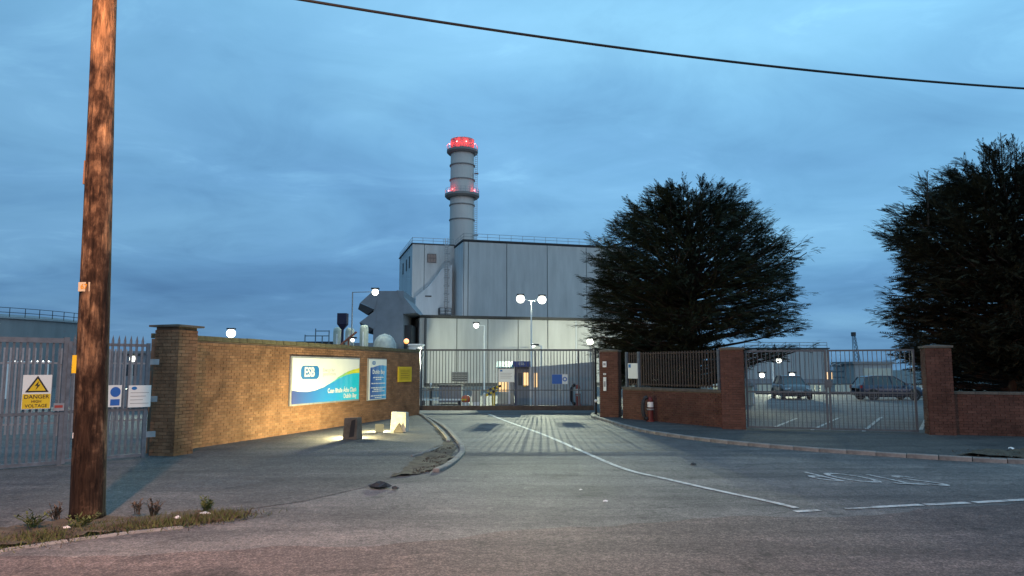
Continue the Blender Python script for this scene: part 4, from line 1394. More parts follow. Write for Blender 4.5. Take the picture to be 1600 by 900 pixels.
def hydrant(label, loc, s=1.0):
    o = thing('hydrant', label, 'hydrant', loc, 0, 'red hydrants by the entrance')
    MB().lathe([(.14 * s, 0), (.14 * s, .05 * s), (.10 * s, .07 * s), (.10 * s, .38 * s), (.12 * s, .4 * s), (.12 * s, .46 * s), (.10 * s, .48 * s), (.10 * s, .75 * s), (.07 * s, .83 * s), (.01, .86 * s)], 16).build('body', M['darkred'], o)
    MB().lathe([(.106 * s, .5 * s), (.106 * s, .68 * s)], 16).build('label_band', M['white'], o)
    MB().lathe([(.125 * s, .40 * s), (.125 * s, .455 * s)], 16).build('collar', M['galv'], o)
    pts = [(-.10 * s - .17 * s * math.sin(a) ** .8, -.02, .46 * s - .38 * s * math.cos(a)) for a in [math.pi * k / 12 for k in range(13)]]
    MB().tube(pts, .065 * s, 8).build('hose', M['dark'], o, smooth=True)
    return o


hydrant('dark red hydrant with pale band standing before the low brick wall', (4.84, 26.05, .085), 1.0)
h2 = hydrant('red hydrant with white band behind the right bars of the main gate', (3.42, 38.6, 0), 1.3)
for ch in h2.children:
    if ch.name.startswith('body'):
        ch.data.materials[0] = M['red']
bx = thing('skip', 'dark grey metal skip beyond the left part of the main gate', 'container', (-3.35, 40, 0))
MB().box(-.6, .6, 0, 1.5, .12, .98).build('body', M['filter'], bx)
MB().box(-.64, .64, -.04, 1.54, .98, 1.05).build('rim', M['dark'], bx)
for x in (-.4, 0, .4):
    MB().box(x - .03, x + .03, -.04, -.002, .14, .97).build('rib', M['filter'], bx)
ba = thing('barrier', 'white barrier arm lying low across the yard behind the main gate', 'barrier', (-4.7, 38.4, 0))
for k in range(7):
    MB().box(k * .3, k * .3 + .295, -.03, .03, .30, .38).build('band', M['white'] if k % 2 == 0 else M['signwhite'], ba)
MB().box(2.1, 2.35, -.03, .03, .30, .38).build('band', M['yellow'], ba)
MB().box(.05, .2, -.06, .06, 0, .3).build('stand', M['dark'], ba)
MB().box(1.9, 2.05, -.06, .06, 0, .3).build('stand', M['dark'], ba)
for i, (x, y, lab) in enumerate(((-4.25, 38.8, 'dark bush-like pipe stub left of the grey skip'),)):
    o = thing('valve', lab, 'valve', (x, y, 0))
    MB().tube([(0, 0, 0), (0, 0, .85)], .07, 8).build('stem', M['dark'], o)
    MB().lathe([(.02, .86), (.17, .86), (.17, .92), (.02, .92)], 12).build('wheel', M['dark'], o)
    MB().ball((0, 0, 1.12), .07, 8).build('lamp', M['white'], o)
    MB().tube([(0, 0, .9), (0, 0, 1.1)], .02, 6).build('rod', M['white'], o)
cn = thing('water_barrel', 'orange and white plastic barrel beside the barrier arm', 'barrel', (-2.4, 38.6, 0))
MB().lathe([(.2, 0), (.2, .16), (.16, .2), (.16, .22)], 16).build('foot', M['signwhite'], cn)
MB().lathe([(.16, .2), (.22, .24), (.23, .4), (.18, .52), (.01, .56)], 16).build('drum', M['orange'], cn, smooth=True)
lb = thing('utility_box', 'pale cream box brightly lit behind the main gate, right of barrel', 'box', (-1.88, 38.8, 0))
MB().box(-.22, .22, 0, .4, .2, .82).build('cabinet', M['vessel'], lb)
MB().box(-.15, .18, .0, .3, 0, .2).build('plinth', M['white'], lb)
MB().box(-.01, .01, -.012, -.001, .22, .8).build('door_seam', M['dark'], lb)
lb2 = thing('bollard', 'slim white bollard between cream box and striped barriers', 'bollard', (-1.45, 39.2, 0))
MB().lathe([(.07, 0), (.07, .6), (.04, .66), (.01, .67)], 12).build('post', M['white'], lb2)
for i, (x, z, rot, lab) in enumerate(((-1.0, .72, .45, 'yellow and black striped barrier plank, lower one by the booth'), (-.92, .92, .35, 'yellow and black striped barrier plank, upper one by the booth'))):
    o = thing('striped_barrier', lab, 'barrier', (x, 38.6, 0), 0, 'striped barriers by the booth')
    tl = Matrix.Rotation(-rot, 3, 'Y')
    for k in range(6):
        p = tl @ Vector((-.34 + k * .13, 0, 0))
        MB().cbox(p.x, 0, z + p.z, .127, .04, .12, 0, 0, tl).build('band', M['yellow'] if k % 2 == 0 else M['black'], o)
    MB().box(-.03, .03, .03, .07, 0, z).build('stand', M['yellow'], o)

# ------------------------------------------------------------------ left yard behind the gates
tk = thing('storage_tank', 'large grey round storage tank with roof railing at the left edge', 'tank', (-77, 97, 0))
MB().lathe([(20.2, 0), (20.2, 8.0), (18, 8.5), (.1, 9.2)], 72).build('shell', M['tank'], tk)
MB().lathe([(20.3, 7.85), (20.45, 7.85), (20.45, 8.05), (20.2, 8.05)], 72).build('rim', M['galv'], tk)
mb = MB()
for k in range(72):
    a = 2 * math.pi * k / 72
    mb.tube([(20.3 * math.cos(a), 20.3 * math.sin(a), 8.0), (20.3 * math.cos(a), 20.3 * math.sin(a), 9.15)], .05, 4, cap=False)
for z in (8.55, 9.1):
    mb.lathe([(20.3, z), (20.3, z + .07)], 72)
mb.build('railing', M['dark'], tk)
bf = thing('palisade_fence', 'second grey palisade fence standing behind the left gates', 'fence', (-17.5, 17.8, 0), R(38))
bp_ = MB().box(-.024, .024, -.012, .012, .1, 2.5).mesh('pale', M['galv'])
for i in range(80):
    link_mesh('pale', bp_, bf, (i * .145, 0, 0))
for z in (.35, 2.05):
    MB().box(-.1, 11.6, .014, .05, z, z + .05).build('rail', M['galv'], bf)
for k in range(5):
    MB().box(k * 2.85 - .05, k * 2.85 + .05, .055, .12, 0, 2.5).build('post', M['galv'], bf)
for (x, y, w, h, lab) in ((-24.5, 31, 3.2, 1.25, 'low grey plant container behind the left gate leaf'), (-17.6, 34, 2.8, 1.0, 'low grey plant container behind spiked gate, near the pillar')):
    o = thing('plant_container', lab, 'container', (x, y, 0), R(20), 'grey containers in the left yard')
    MB().box(-w / 2, w / 2, 0, 2, .12, h).build('body', M['bluegrey'], o)
    for k in range(int(w / .4)):
        MB().box(-w / 2 + .08 + k * .4, -w / 2 + .36 + k * .4, -.03, -.002, .2, h - .08).build('panel', M['filter'], o)
    MB().box(-w / 2 - .05, w / 2 + .05, -.05, 2.05, 0, .118).build('base', M['dark'], o)
pg = thing('pipe_gantry', 'pale steel pipe frame with small lights seen through the left gate', 'gantry', (-31, 48, 0))
for x in (-1.7, .9):
    MB().tube([(x, 0, 0), (x, 0, 2.4)], .06, 6).build('leg', M['white'], pg)
MB().tube([(-1.8, 0, 2.35), (1.2, 0, 2.35)], .06, 6).build('beam', M['white'], pg)
for k in range(7):
    MB().ball((-1.2 + k * .36, -.05, 2.42), .05, 6).build('light', M['led_small'], pg)
for (x, y, h, lab) in ((-25.4, 42, 2.9, 'white upright pole behind the left gate leaf'), (-21.5, 41, 2.3, 'white upright pole behind the spiked gate'), (-20.2, 41, 2.6, 'white pole with lamp glow nearest the brick pillar')):
    o = thing('marker_pole', lab, 'pole', (x, y, 0), 0, 'white poles in the left yard')
    MB().tube([(0, 0, 0), (0, 0, h)], .06, 8).build('shaft', M['white'], o)
    MB().lathe([(.09, 0), (.09, .1), (.06, .12)], 8).build('base', M['dark'], o)
fb = thing('site_building', 'far pale low building behind the left yard', 'building', (-36, 80, 0))
MB().box(-13, 12, 0, 10, 0, 3.6).build('wall', M['filter'], fb)
MB().box(-13.2, 12.2, -.3, 10.2, 3.6, 3.85).build('roof', M['tank'], fb)
for k in range(8):
    MB().box(-12 + k * 3, -10.5 + k * 3, -.06, -.002, 1.2, 2.4).build('window', M['glass'], fb)
spot('left_yard_light', (-20.5, 39.8, 2.9), (-17, 30, 0), 1500, LED, 160, .5, .2)

# ------------------------------------------------------------------ behind the car park
rh = thing('workshop', 'grey green corrugated workshop with roof railing behind the car park', 'building', (23.7, 75, 0))
MB().box(0, 8.45, 0, 14, 0, 3.95).build('wall', M['joint'], rh)
for k in range(14):
    MB().box(.02 + k * .603, .58 + k * .603, -.06, -.001, .9, 3.9).build('panel', M['clad_low'], rh)
MB().box(0, 8.45, -.05, -.001, 0, .88).build('plinth', M['filter'], rh)
MB().box(-.1, 8.55, -.12, 14.1, 3.95, 4.06).build('roof_edge', M['dark'], rh)
rail_mb([(0, .2, 4.06), (8.4, .2, 4.06)], .55, 1.2, .03).build('railing', M['galv'], rh)
for x in (8.1, 8.6):
    MB().box(x, x + .12, -.1, -.062, .9, 1.6).build('lit_window', M['yellow_lit'], rh)
hd = thing('workshop', 'pale flat roofed shed behind the dark hatchback', 'building', (42.8, 92, 0))
MB().box(-.3, 4.5, 0, 6, 0, 2.55).build('wall', M['clad_low'], hd)
MB().box(-.5, 4.7, -.2, 6.2, 2.55, 2.85).build('roof', M['tank'], hd)
MB().box(.8, 4.2, -.08, -.002, .2, 2.0).build('shutter', M['vessel'], hd)
cr = thing('crane_mast', 'thin lattice crane mast rising above the right gate', 'crane', (70.2, 150, 0))
mb = MB()
for (sx, sy) in ((-1, -1), (1, -1), (1, 1), (-1, 1)):
    mb.tube([(sx * .75, sy * .6, 0), (sx * .2 - .65, sy * .2, 8.7)], .07, 4)
for k in range(11):
    z0, z1 = k * .8, (k + 1) * .8
    w0, w1 = .75 - .55 * z0 / 8.7, .75 - .55 * z1 / 8.7
    o0, o1 = -.65 * z0 / 8.7, -.65 * z1 / 8.7
    mb.tube([(o0 - w0, -.5, z0), (o1 + w1, -.5, z1)], .05, 4)
    mb.tube([(o0 + w0, -.5, z0), (o1 - w1, -.5, z1)], .05, 4)
mb.build('lattice', M['bluegrey'], cr)
MB().box(-1.0, -.35, -.4, .4, 8.6, 9.4).build('head', M['dark'], cr)
for (x, w, h, lab) in ((83.0, 2.0, 4.6, 'blue lattice pylon above the pale shed'), (76.5, 1.2, 3.6, 'blue lattice pylon just right of the crane mast')):
    o = thing('lattice_pylon', lab, 'pylon', (x, 150, 0), 0, 'lattice pylons beyond the car park')
    mb = MB()
    for s_ in (-1, 1):
        mb.tube([(s_ * w / 2, 0, 0), (s_ * w / 3, 0, h)], .06, 4)
    for k in range(5):
        a, b = k * h / 5, (k + 1) * h / 5
        mb.tube([(-w / 2.4, 0, a), (w / 2.4, 0, b)], .045, 4)
        mb.tube([(w / 2.4, 0, a), (-w / 2.4, 0, b)], .045, 4)
    mb.tube([(-w, 0, h), (w, 0, h)], .06, 4)
    mb.build('lattice', M['bluegrey'], o)
pk = thing('pipe_rack', 'blue grey steel pipe rack behind the middle of the right gate', 'gantry', (40.9, 95, 0))
mb = MB()
for k in range(6):
    mb.tube([(k * .85, 0, 0), (k * .85, 0, 2.5)], .06, 5)
for z in (.9, 1.6, 2.3):
    mb.tube([(-.1, -.08, z), (4.4, -.08, z)], .07, 5)
mb.tube([(1.6, -.1, 2.5), (4.4, -.1, 1.9)], .07, 5)
mb.build('frame', M['bluegrey'], pk)
mb = MB()
for k in range(5):
    mb.tube([(k * .85 + .05, -.2, 2.4), (k * .85 + .4, -.2, 2.6), (k * .85 + .8, -.2, 2.4)], .09, 6)
mb.build('pipe', M['galv'], pk)
wf = thing('low_fence', 'low pale boarded fence along the far edge of the car park', 'fence', (19, 57, 0), R(0))
fbm = MB().box(-.15, .15, -.02, .02, .12, .72).mesh('board', M['vessel'])
for i in range(44):
    if i % 5 != 4:
        link_mesh('board', fbm, wf, (i * .4, 0, 0))
MB().box(-.3, 17.6, .021, .06, .74, .80).build('rail', M['gatebrown'], wf)
MB().box(-.3, 17.6, .021, .09, 0, .10).build('base', M['dark'], wf)
# pale cabins glimpsed through the railing under the tree
for (x, y, w, h, rise, mk, lab) in ((6.8, 38.5, .9, 1.5, 0, 'cabin', 'pale grey cabin end glimpsed through the railing, nearest the notice'), (8.3, 39, 1.5, 1.1, .35, 'vessel', 'cream pitched cabin glimpsed through the middle of railing'),
                                  (10.0, 39.5, 1.0, 1.0, .3, 'cabin', 'small grey pitched cabin behind the railing'), (12.0, 39.5, 1.8, 1.0, .35, 'vessel', 'pale van-like shed behind the right part of the railing')):
    o = thing('site_cabin', lab, 'cabin', (x, y, 0), 0, 'pale cabins behind the railing')
    MB().box(-w / 2, w / 2, 0, 1.5, 0, h).build('wall', M[mk], o)
    MB().xprism([(-w / 2 - .06, h + .002), (w / 2 + .06, h + .002), (w / 4, h + rise + .06), (-w / 4, h + rise + .06)], -.06, 1.56).build('roof', M['galv'], o)
    MB().box(w / 2 - .12, w / 2 - .04, -.03, -.002, .05, h - .02).build('post', M['white'], o)


# ------------------------------------------------------------------ cars
def car(label, loc, rz, paint):
    o = thing('parked_car', label, 'car', loc, rz, 'cars in the car park')
    st_ = [(-1.98, .58, .45, .72, .74), (-1.94, .74, .30, .86, .90), (-1.75, .82, .24, .93, .97), (-1.1, .86, .20, .95, .97), (0, .87, .20, .94, .96), (.75, .87, .20, .92, .98),
           (1.25, .85, .20, .86, .94), (1.7, .80, .23, .78, .85), (1.93, .68, .28, .66, .70), (2.0, .5, .36, .56, .58)]
    mb = MB()
    for (x, hw, z0, z1, z2) in st_:
        half = [(hw * .86, z0), (hw, z0 + .16), (hw * 1.0, (z0 + z1) / 2 + .06), (hw * .95, z1)]
        ring = [(y, z) for y, z in half] + [(hw * .5, z2)] + [(-hw * .5, z2)] + [(-y, z) for y, z in half[::-1]]
        mb.v += [(x, y, z) for y, z in ring]
    n_ = 10
    for i in range(len(st_) - 1):
        for k in range(n_):
            mb.f.append((i * n_ + k, i * n_ + (k + 1) % n_, (i + 1) * n_ + (k + 1) % n_, (i + 1) * n_ + k)); mb.m.append(0)
    mb.f.append(tuple(range(n_))); mb.m.append(0)
    mb.f.append(tuple(range(len(st_) * n_ - 1, (len(st_) - 1) * n_ - 1, -1))); mb.m.append(0)
    mb.build('body', paint, o, smooth=True)
    # glass house
    lo = [(-1.80, .70, .94), (-1.2, .77, .95), (.0, .78, .94), (1.02, .70, .93)]
    hi = [(-1.52, .56, 1.38), (-1.1, .60, 1.44), (-.1, .60, 1.45), (.25, .56, 1.41)]
    mb = MB()
    vs = [(x, y, z) for x, y, z in lo] + [(x, y, z) for x, y, z in hi] + [(x, -y, z) for x, y, z in lo] + [(x, -y, z) for x, y, z in hi]
    fs = [(k, k + 1, k + 5, k + 4) for k in range(3)] + [(8 + k + 1, 8 + k, 12 + k, 12 + k + 1) for k in range(3)] + [(0, 4, 12, 8), (3, 11, 15, 7)]
    mb.add(vs, fs).build('windows', M['glass'], o)
    mb = MB()
    mb.add([(x, y * s_, z + dz) for dz in (0.002, .05) for s_ in (1, -1) for x, y, z in hi],
           [(8 + k, 8 + k + 1, 12 + k + 1, 12 + k) for k in range(3)] + [(k, k + 1, 8 + k + 1, 8 + k) for k in range(3)] + [(4 + k + 1, 4 + k, 12 + k, 12 + k + 1) for k in range(3)] + [(0, 8, 12, 4), (3, 7, 15, 11)])
    mb.build('roof', paint, o)
    for s_ in (1, -1):
        for (a, b) in ((lo[0], hi[0]), (lo[1], hi[1]), (lo[2], hi[2]), (lo[3], hi[3])):
            MB().tube([(a[0], a[1] * s_, a[2]), (b[0], b[1] * s_, b[2] + .01)], .04, 5).build('roof_pillar', paint, o)
    tyre = MB().lathe([(.19, -.10), (.29, -.10), (.31, -.06), (.31, .06), (.29, .10), (.19, .10)], 24).mesh('tyre', M['black'])
    rim = MB().lathe([(.001, .07), (.06, .07), (.08, .05), (.17, .06), (.19, .09)], 20).mesh('rim', M['alloy'])
    arch = MB().lathe([(.001, -.02), (.36, -.02), (.36, .012), (.001, .012)], 24).mesh('wheel_arch', M['black'])
    for x in (-1.25, 1.28):
        for s_ in (1, -1):
            ar = link_mesh('wheel_arch', arch, o, (x, s_ * .865, .34))
            ar.rotation_euler = (R(-90 * s_), 0, 0)
            t_ = link_mesh('wheel', tyre, o, (x, s_ * .80, .31))
            t_.rotation_euler = (R(-90 * s_), 0, 0)
            link_mesh('rim', rim, t_, (0, 0, 0))
    for s_ in (1, -1):
        MB().cbox(1.80, s_ * .62, .70, .26, .22, .11, R(-28 * s_)).build('headlight', M['lens'], o)
        MB().cbox(-1.88, s_ * .66, .80, .14, .16, .22, R(25 * s_)).build('tail_light', M['taillens'], o)
        MB().cbox(.72, s_ * .95, .99, .12, .2, .12).build('mirror', paint, o)
        for x in (-.95, .05, .9):
            MB().box(x - .006, x + .006, s_ * .865 - .012, s_ * .865 + .012, .3, .88).build('door_seam', M['black'], o)
        for x in (-.8, .2):
            MB().box(x, x + .16, s_ * .88 - .012, s_ * .88 + .012, .80, .83).build('handle', paint, o)
    MB().box(1.93, 2.01, -.45, .45, .36, .46).build('grille', M['black'], o)
    MB().box(1.98, 2.03, -.26, .26, .47, .57).build('number_plate', M['white'], o)
    return o


car('dark blue hatchback parked side-on behind the right gate, facing right', (23.3, 46.2, .006), 0, M['carpaint'])
car('grey car parked nose towards the gate, left of the dark hatchback', (17.95, 47.8, .006), R(-97), M['carpaint_b'])


# ------------------------------------------------------------------ trees
def make_tree(label, loc, zlo, zhi, env, seed, leaf, limbs, sprays, size, spikes, trunk_h, trunk_r, low_gap=None, fill=900, wind=0.0):
    rng = np.random.default_rng(seed)
    root = thing('cypress_tree', label, 'tree', loc, 0, 'dark cypress trees inside the boundary')
    # spray template: a feathered twig of small needles
    tv, tf = [], []
    K = 8
    for i in range(K):
        t = i / K
        for sgn in (-1, 1):
            a = math.radians(38) * sgn
            l = .30 * (1 - .5 * t) * (1 if i else .7)
            d = np.array([math.cos(a), math.sin(a), .10])
            nrm_ = np.array([-math.sin(a), math.cos(a), 0])
            b = np.array([t, 0, -.10 * t * t])
            w = .10
            o_ = len(tv)
            tv += [b - nrm_ * w * .6, b + d * l * .5 + nrm_ * w * .2 + [0, 0, .02], b + d * l + [0, 0, -.05 * l]]
            tf.append((o_, o_ + 1, o_ + 2))
    o_ = len(tv)
    tv += [np.array([.7, -.05, -.05]), np.array([.7, .05, -.05]), np.array([1.15, 0, -.12])]
    tf.append((o_, o_ + 1, o_ + 2))
    tv = np.array(tv)
    tf = np.array(tf)
    pos, dirs, ups, sc = [], [], [], []
    branch = MB()
    for _ in range(limbs):
        z0 = zlo + (zhi - zlo) * (rng.random() ** 1.1 if _ > limbs * .16 else rng.random() * .2)
        az = rng.random() * 2 * math.pi
        L = env(z0, az) * rng.uniform(.72, .90)
        if L < .3 or (low_gap and low_gap(z0, az)):
            continue
        k = (z0 - zlo) / (zhi - zlo)
        up0 = math.radians(rng.uniform(-4, 16) + 48 * max(0, k - .45) / .55)
        rise = L * math.tan(up0)
        start = z0 - rise * .85
        prev = None
        pts_ = []
        for j in range(7):
            s = j / 6
            r_ = L * s
            zz = start + rise * s ** 1.3 * .85 + .12 * L * (s ** 4) * .3
            a2 = az + .12 * math.sin(s * 3 + _)
            pts_.append((r_ * math.cos(a2) + wind * s * .5, r_ * math.sin(a2), max(zz, .35)))
        branch.tube(pts_, [.06 * (1 - j / 7.5) * (1.2 - .7 * k) + .008 for j in range(7)], 4, cap=False)
        for q in range(sprays):                           # finger-like boughlets, each a tight row of sprays
            s = 1 - rng.random() ** 1.6 * .62
            j = min(int(s * 6), 5)
            f_ = s * 6 - j
            p0 = np.array(pts_[j]) * (1 - f_) + np.array(pts_[j + 1]) * f_
            fa = az + rng.uniform(-1.1, 1.1) * (.6 if s > .9 else 1.0)
            fd = np.array([math.cos(fa) + wind, math.sin(fa), rng.uniform(-.08, .42) + .75 * max(0, k - .4)])
            fd /= np.linalg.norm(fd)
            fl = rng.uniform(.45, 1.05) * (1 - .3 * k)
            m_ = int(9 + fl * 5)
            for w_ in range(m_):
                t = (w_ + rng.random()) / m_
                d = fd + np.array([rng.normal(0, .38), rng.normal(0, .38), rng.normal(0, .22)]) * (1.15 - .7 * t)
                pos.append(p0 + fd * fl * t + np.array([rng.normal(0, .05), rng.normal(0, .05), rng.normal(0, .04) + .10 * fl * t * t]))
                dirs.append(d); sc.append(size * rng.uniform(.75, 1.1) * (1.05 - .55 * t))
                ups.append(np.array([rng.normal(0, .3), rng.normal(0, .3), 1]))
    for (sx, sy, sz0, sh) in spikes:                      # leaders standing out of the top
        branch.tube([(sx, sy, sz0 - 1), (sx + wind * .3, sy, sz0 + sh)], [.04, .01], 4, cap=False)
        m_ = int(sh * 26)
        for q in range(m_):
            t = (q + rng.random()) / m_
            a = rng.random() * 6.283
            d = np.array([math.cos(a) + wind * 1.2, math.sin(a), rng.uniform(.5, 1.3)])
            pos.append(np.array([sx + wind * .3 * t, sy, sz0 + sh * t - .1])); dirs.append(d)
            sc.append(size * (.85 - .4 * t) * rng.uniform(.8, 1.2)); ups.append(rng.normal(0, 1, 3))
    for _ in range(fill):                                 # inner twigs that close the crown
        z0 = rng.uniform(zlo, zhi * .96)
        az = rng.random() * 6.283
        if low_gap and low_gap(z0, az):
            continue
        r_ = env(z0, az) * .78 * rng.random() ** .45
        pos.append(np.array([r_ * math.cos(az), r_ * math.sin(az), z0 - .2]))
        dirs.append(np.array([math.cos(az), math.sin(az), rng.uniform(-.3, .3)])); sc.append(size * rng.uniform(1.0, 1.6)); ups.append(rng.normal(0, 1, 3) + [0, 0, 1])
    pos, dirs, ups, sc = map(np.array, (pos, dirs, ups, sc))
    X = dirs / np.linalg.norm(dirs, axis=1, keepdims=True)
    Y = np.cross(ups, X)
    Y /= np.linalg.norm(Y, axis=1, keepdims=True) + 1e-9
    Z = np.cross(X, Y)
    V = pos[:, None, :] + sc[:, None, None] * (tv[None, :, 0:1] * X[:, None] + tv[None, :, 1:2] * Y[:, None] + tv[None, :, 2:3] * Z[:, None])
    F = tf[None] + (np.arange(len(pos)) * len(tv))[:, None, None]
    V = V.reshape(-1, 3); F = F.reshape(-1, 3)
    V[:, 2] = np.maximum(V[:, 2], .12)
    me = bpy.data.meshes.new('crown')
    me.vertices.add(len(V)); me.vertices.foreach_set('co', V.astype(np.float32).ravel())
    me.loops.add(len(F) * 3); me.loops.foreach_set('vertex_index', F.astype(np.int32).ravel())
    me.polygons.add(len(F)); me.polygons.foreach_set('loop_start', np.arange(0, len(F) * 3, 3, dtype=np.int32))
    me.update(calc_edges=True)
    me.materials.append(leaf)
    link_mesh('crown', me, root)
    branch.build('branches', M['bark'], root, kind='stuff')
    MB().tube([(0, 0, 0), (.05, 0, .5), (0, .05, trunk_h * .4), (.1, 0, trunk_h * .7), (0, 0, trunk_h)], [trunk_r * 1.3, trunk_r, trunk_r * .85, trunk_r * .5, .04], 12).build('trunk', M['bark'], root, smooth=True)
    return root


def lerp_env(tab):
    def f(z):
        if z <= tab[0][0]:
            return tab[0][1]
        for (z0, r0), (z1, r1) in zip(tab, tab[1:]):
            if z <= z1:
                return r0 + (r1 - r0) * (z - z0) / (z1 - z0)
        return tab[-1][1]
    return f


e1 = lerp_env([(1.2, 3.9), (2.6, 4.2), (4.0, 4.75), (5.5, 4.95), (6.8, 4.75), (7.8, 4.1), (8.7, 3.2), (9.3, 2.4), (9.9, 1.4), (10.3, .5)])


def env1(z, a):
    return e1(z) * (1.09 + (.07 if z < 7 else 0) * max(0, math.cos(a)) * min(1, max(0, (7 - z) / 2)) + .05 * math.sin(3 * a + z * 1.3) + .04 * math.sin(5 * a - z * 2.1) + .09 * math.sin(8 * a + z * 2) * math.sin(z * 4.3 + a * 2))


def gap1(z, a):
    ca = math.cos(a)
    return ca > .2 and z < 3.5 and not (ca > .75 and 2.5 < z < 2.75 and math.sin(a) > -.4)


sp1_ = [(-.1, -.3, 9.6, .85), (.45, .2, 9.6, .7), (-1.0, 0, 9.2, .8), (1.3, 0, 9.0, .8), (2.2, .2, 8.4, .9), (-1.9, -.2, 8.6, .8), (-2.6, 0, 8.1, .7), (3.3, 0, 7.6, 1.0), (.9, -.5, 9.4, .6), (3.0, -.4, 8.0, .8), (-.6, -.6, 9.5, .6)]
make_tree('broad dark cypress tree behind the railing, in front of the power station', (8.1, 33.2, 0), 1.4, 10.0, env1, 11, M['leaf'], 640, 6, .43, sp1_, 9.6, .30, gap1, 9000)
e2 = lerp_env([(1.0, 3.5), (2.0, 3.9), (4.5, 4.15), (6.7, 4.0), (7.5, 3.4), (8.2, 2.6), (8.8, 1.6), (9.2, .8)])


def env2(z, a):
    return e2(z) * (1 + .05 * math.sin(3 * a + z * 1.7) + .04 * math.sin(4 * a - z * 2.3) + .09 * math.sin(7 * a + z * 2) * math.sin(z * 4.6 + a * 2))


def gap2(z, a):
    return z < 2.1 and math.cos(a) < -.55


sp2_ = [(-2.9, -.5, 7.6, .9), (-2.4, -.4, 7.5, .6), (-.9, -.4, 8.3, .9), (-.2, -.3, 8.5, 1.4), (.55, -.2, 8.3, 1.2), (-1.6, 0, 8.0, .7), (1.4, 0, 8.0, 1.3), (-.5, -.6, 8.4, .8), (.1, -.5, 8.5, 1.0), (1.0, -.4, 8.2, 1.1)]
make_tree('tall dark windswept tree overhanging the wall at the right edge', (16.75, 24.6, 0), 1.0, 9.0, env2, 23, M['leafr'], 660, 6, .41, sp2_, 8.8, .28, gap2, 9000, wind=.22)


# ------------------------------------------------------------------ verge plants and litter
def weed(label, loc, h, n, mat, spread, seed):
    rng = random.Random(seed)
    o = thing('weed', label, 'weed', loc, 0, 'weeds on the roadside verge')
    mb, ml = MB(), MB()
    for i in range(n):
        a = rng.uniform(0, 6.28)
        r0, r1 = rng.uniform(0, spread * .4), rng.uniform(spread * .2, spread)
        hh = h * rng.uniform(.5, 1)
        p0 = Vector((r0 * math.cos(a), r0 * math.sin(a), 0)); p1 = Vector((r1 * math.cos(a), r1 * math.sin(a), hh))
        mb.tube([p0, p0.lerp(p1, .5) + Vector((0, 0, hh * .1)), p1], [.006, .005, .003], 3, cap=False)
        for k in range(7):
            p = p0.lerp(p1, rng.uniform(.25, 1))
            b = rng.uniform(0, 6.28)
            d = Vector((math.cos(b), math.sin(b), rng.uniform(.1, .9))) * rng.uniform(.03, .07)
            s_ = Vector((-math.sin(b), math.cos(b), 0)) * .014
            ml.add([p, p + d * .5 + s_, p + d, p + d * .5 - s_], [(0, 1, 2, 3)])
    mb.build('stem', M[mat], o)
    ml.build('leaf', M[mat], o, kind='stuff')
    return o


weed('dark dry upright weed on the verge right of the pole', (-4.62, 9.72, .03), .23, 16, 'weed_dry', .16, 1)
weed('small dry weed beside the taller dark one', (-4.85, 9.8, .03), .22, 8, 'weed_dry', .08, 2)
weed('green leafy weed near the end of the verge', (-4.02, 9.95, .03), .20, 20, 'weed', .13, 3)
weed('low green weed clump left of the pole foot', (-5.72, 9.05, .03), .18, 16, 'weed', .22, 4)
weed('brown weed clump at the left end of the verge', (-6.05, 8.6, .03), .18, 14, 'weed_dry', .2, 5)
weed('yellowish weed clump in front of the pole', (-5.15, 9.0, .03), .14, 18, 'weed', .25, 6)
weed('low dry weed against the pole foot', (-5.72, 9.5, .02), .22, 12, 'weed_dry', .1, 7)
rng = random.Random(5)
mb = MB()
vline = [(-8.2, 5.6), (-6.5, 7.15), (-5.4, 8.35), (-4.75, 9.05), (-4.1, 9.45), (-3.65, 9.8)]
for i in range(12000):
    k = rng.random() * 5
    j = min(int(k), 4)
    x = vline[j][0] + (vline[j + 1][0] - vline[j][0]) * (k - j) + rng.gauss(0, .20)
    y = vline[j][1] + (vline[j + 1][1] - vline[j][1]) * (k - j) + rng.gauss(0, .17)
    a = rng.uniform(0, 6.28)
    h = rng.uniform(.03, .09) * (1.5 if rng.random() < .15 else 1)
    mb.add([(x - .006 * math.cos(a), y - .006 * math.sin(a), .02), (x + .006 * math.cos(a), y + .006 * math.sin(a), .02), (x + rng.gauss(0, .04), y + rng.gauss(0, .04), h)], [(0, 1, 2)], 0 if rng.random() < .6 else 1)
g_ = mb.build('grass', [M['weed'], M['weed_dry']], kind='stuff')
mb = MB()
for i in range(700):
    x, y = (rng.uniform(9.6, 14), rng.uniform(15.2, 16.9)) if i % 3 == 0 else (rng.uniform(-1.85, -1.42), rng.uniform(13.7, 18.5))
    z = .10 if x > 5 else .02
    s_ = rng.uniform(.005, .016)
    mb.ball((x, y, z + s_ * .5), s_, 5)
mb.build('gravel', M['soil'], kind='stuff')
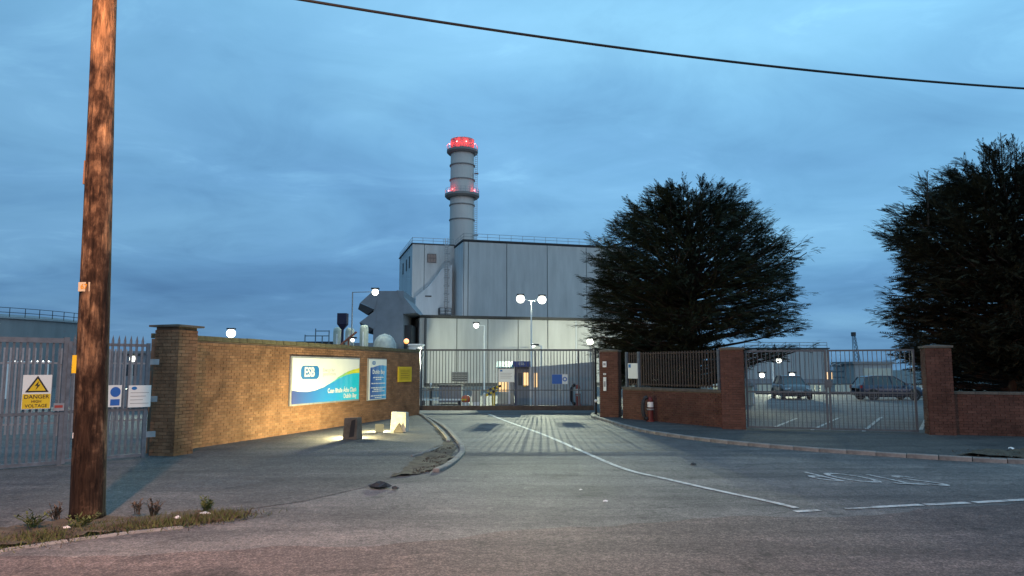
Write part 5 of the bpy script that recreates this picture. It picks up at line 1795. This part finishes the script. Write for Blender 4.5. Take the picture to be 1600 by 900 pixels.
for (x, y, s_, lab) in ((-4.2, 9.52, .06, 'crumpled white paper under the green weed'), (-3.95, 9.75, .07, 'flat white litter at the end of the verge'), (-4.75, 9.15, .035, 'small white scrap on the verge edge'),
                        (-5.25, 8.95, .05, 'white crumpled scrap in front of the pole'), (1.33, 10.74, .035, 'lone white scrap on the road, the nearer of two'), (1.07, 11.73, .03, 'tiny white scrap on the driveway, the farther of two'), (11.0, 16.5, .07, 'pale scrap in the soil at the right edge')):
    m_ = MB()
    pp = [(s_ * math.cos(2 * math.pi * k / 7) * rng.uniform(.7, 1.2), s_ * math.sin(2 * math.pi * k / 7) * rng.uniform(.7, 1.2), rng.uniform(0, s_ * .5)) for k in range(7)]
    m_.add(pp + [(0, 0, s_ * .7)], [(k, (k + 1) % 7, 7) for k in range(7)])
    o = m_.build('litter', M['paper'])
    o.location = (x, y, .03 if x < 5 else .15)
    tag(o, lab, 'litter', 'scraps of white litter')
for (x, y, s_, lab) in ((-2.12, 12.08, .13, 'black lump of broken tarmac at the footpath corner'), (-1.85, 11.95, .05, 'small dark crumb beside the black lump'), (3.6, 14.9, .05, 'small dark stone on the driveway right of the centre line')):
    m_ = MB()
    m_.ball((0, 0, s_ * .2), s_, 9, .55)
    m_.v = [(v[0] * rng.uniform(.7, 1.3) * 1.3, v[1] * rng.uniform(.7, 1.3), max(0, v[2] * rng.uniform(.6, 1.3))) for v in m_.v]
    o = m_.build('stone', M['dark'])
    o.location = (x, y, .018)
    tag(o, lab, 'stone', 'dark stones on the tarmac')

# lettering becomes plain meshes
bpy.context.view_layer.update()
dg = bpy.context.evaluated_depsgraph_get()
for o in [o for o in scene.objects if o.type == 'FONT']:
    me = bpy.data.meshes.new_from_object(o.evaluated_get(dg))
    nm, cu = o.name, o.data
    par, mw, kd = o.parent, o.matrix_basis.copy(), o.get('kind')
    bpy.data.objects.remove(o)
    n_ = bpy.data.objects.new(nm, me)
    col.objects.link(n_)
    n_.parent = par
    n_.matrix_basis = mw
    if kd:
        n_['kind'] = kd
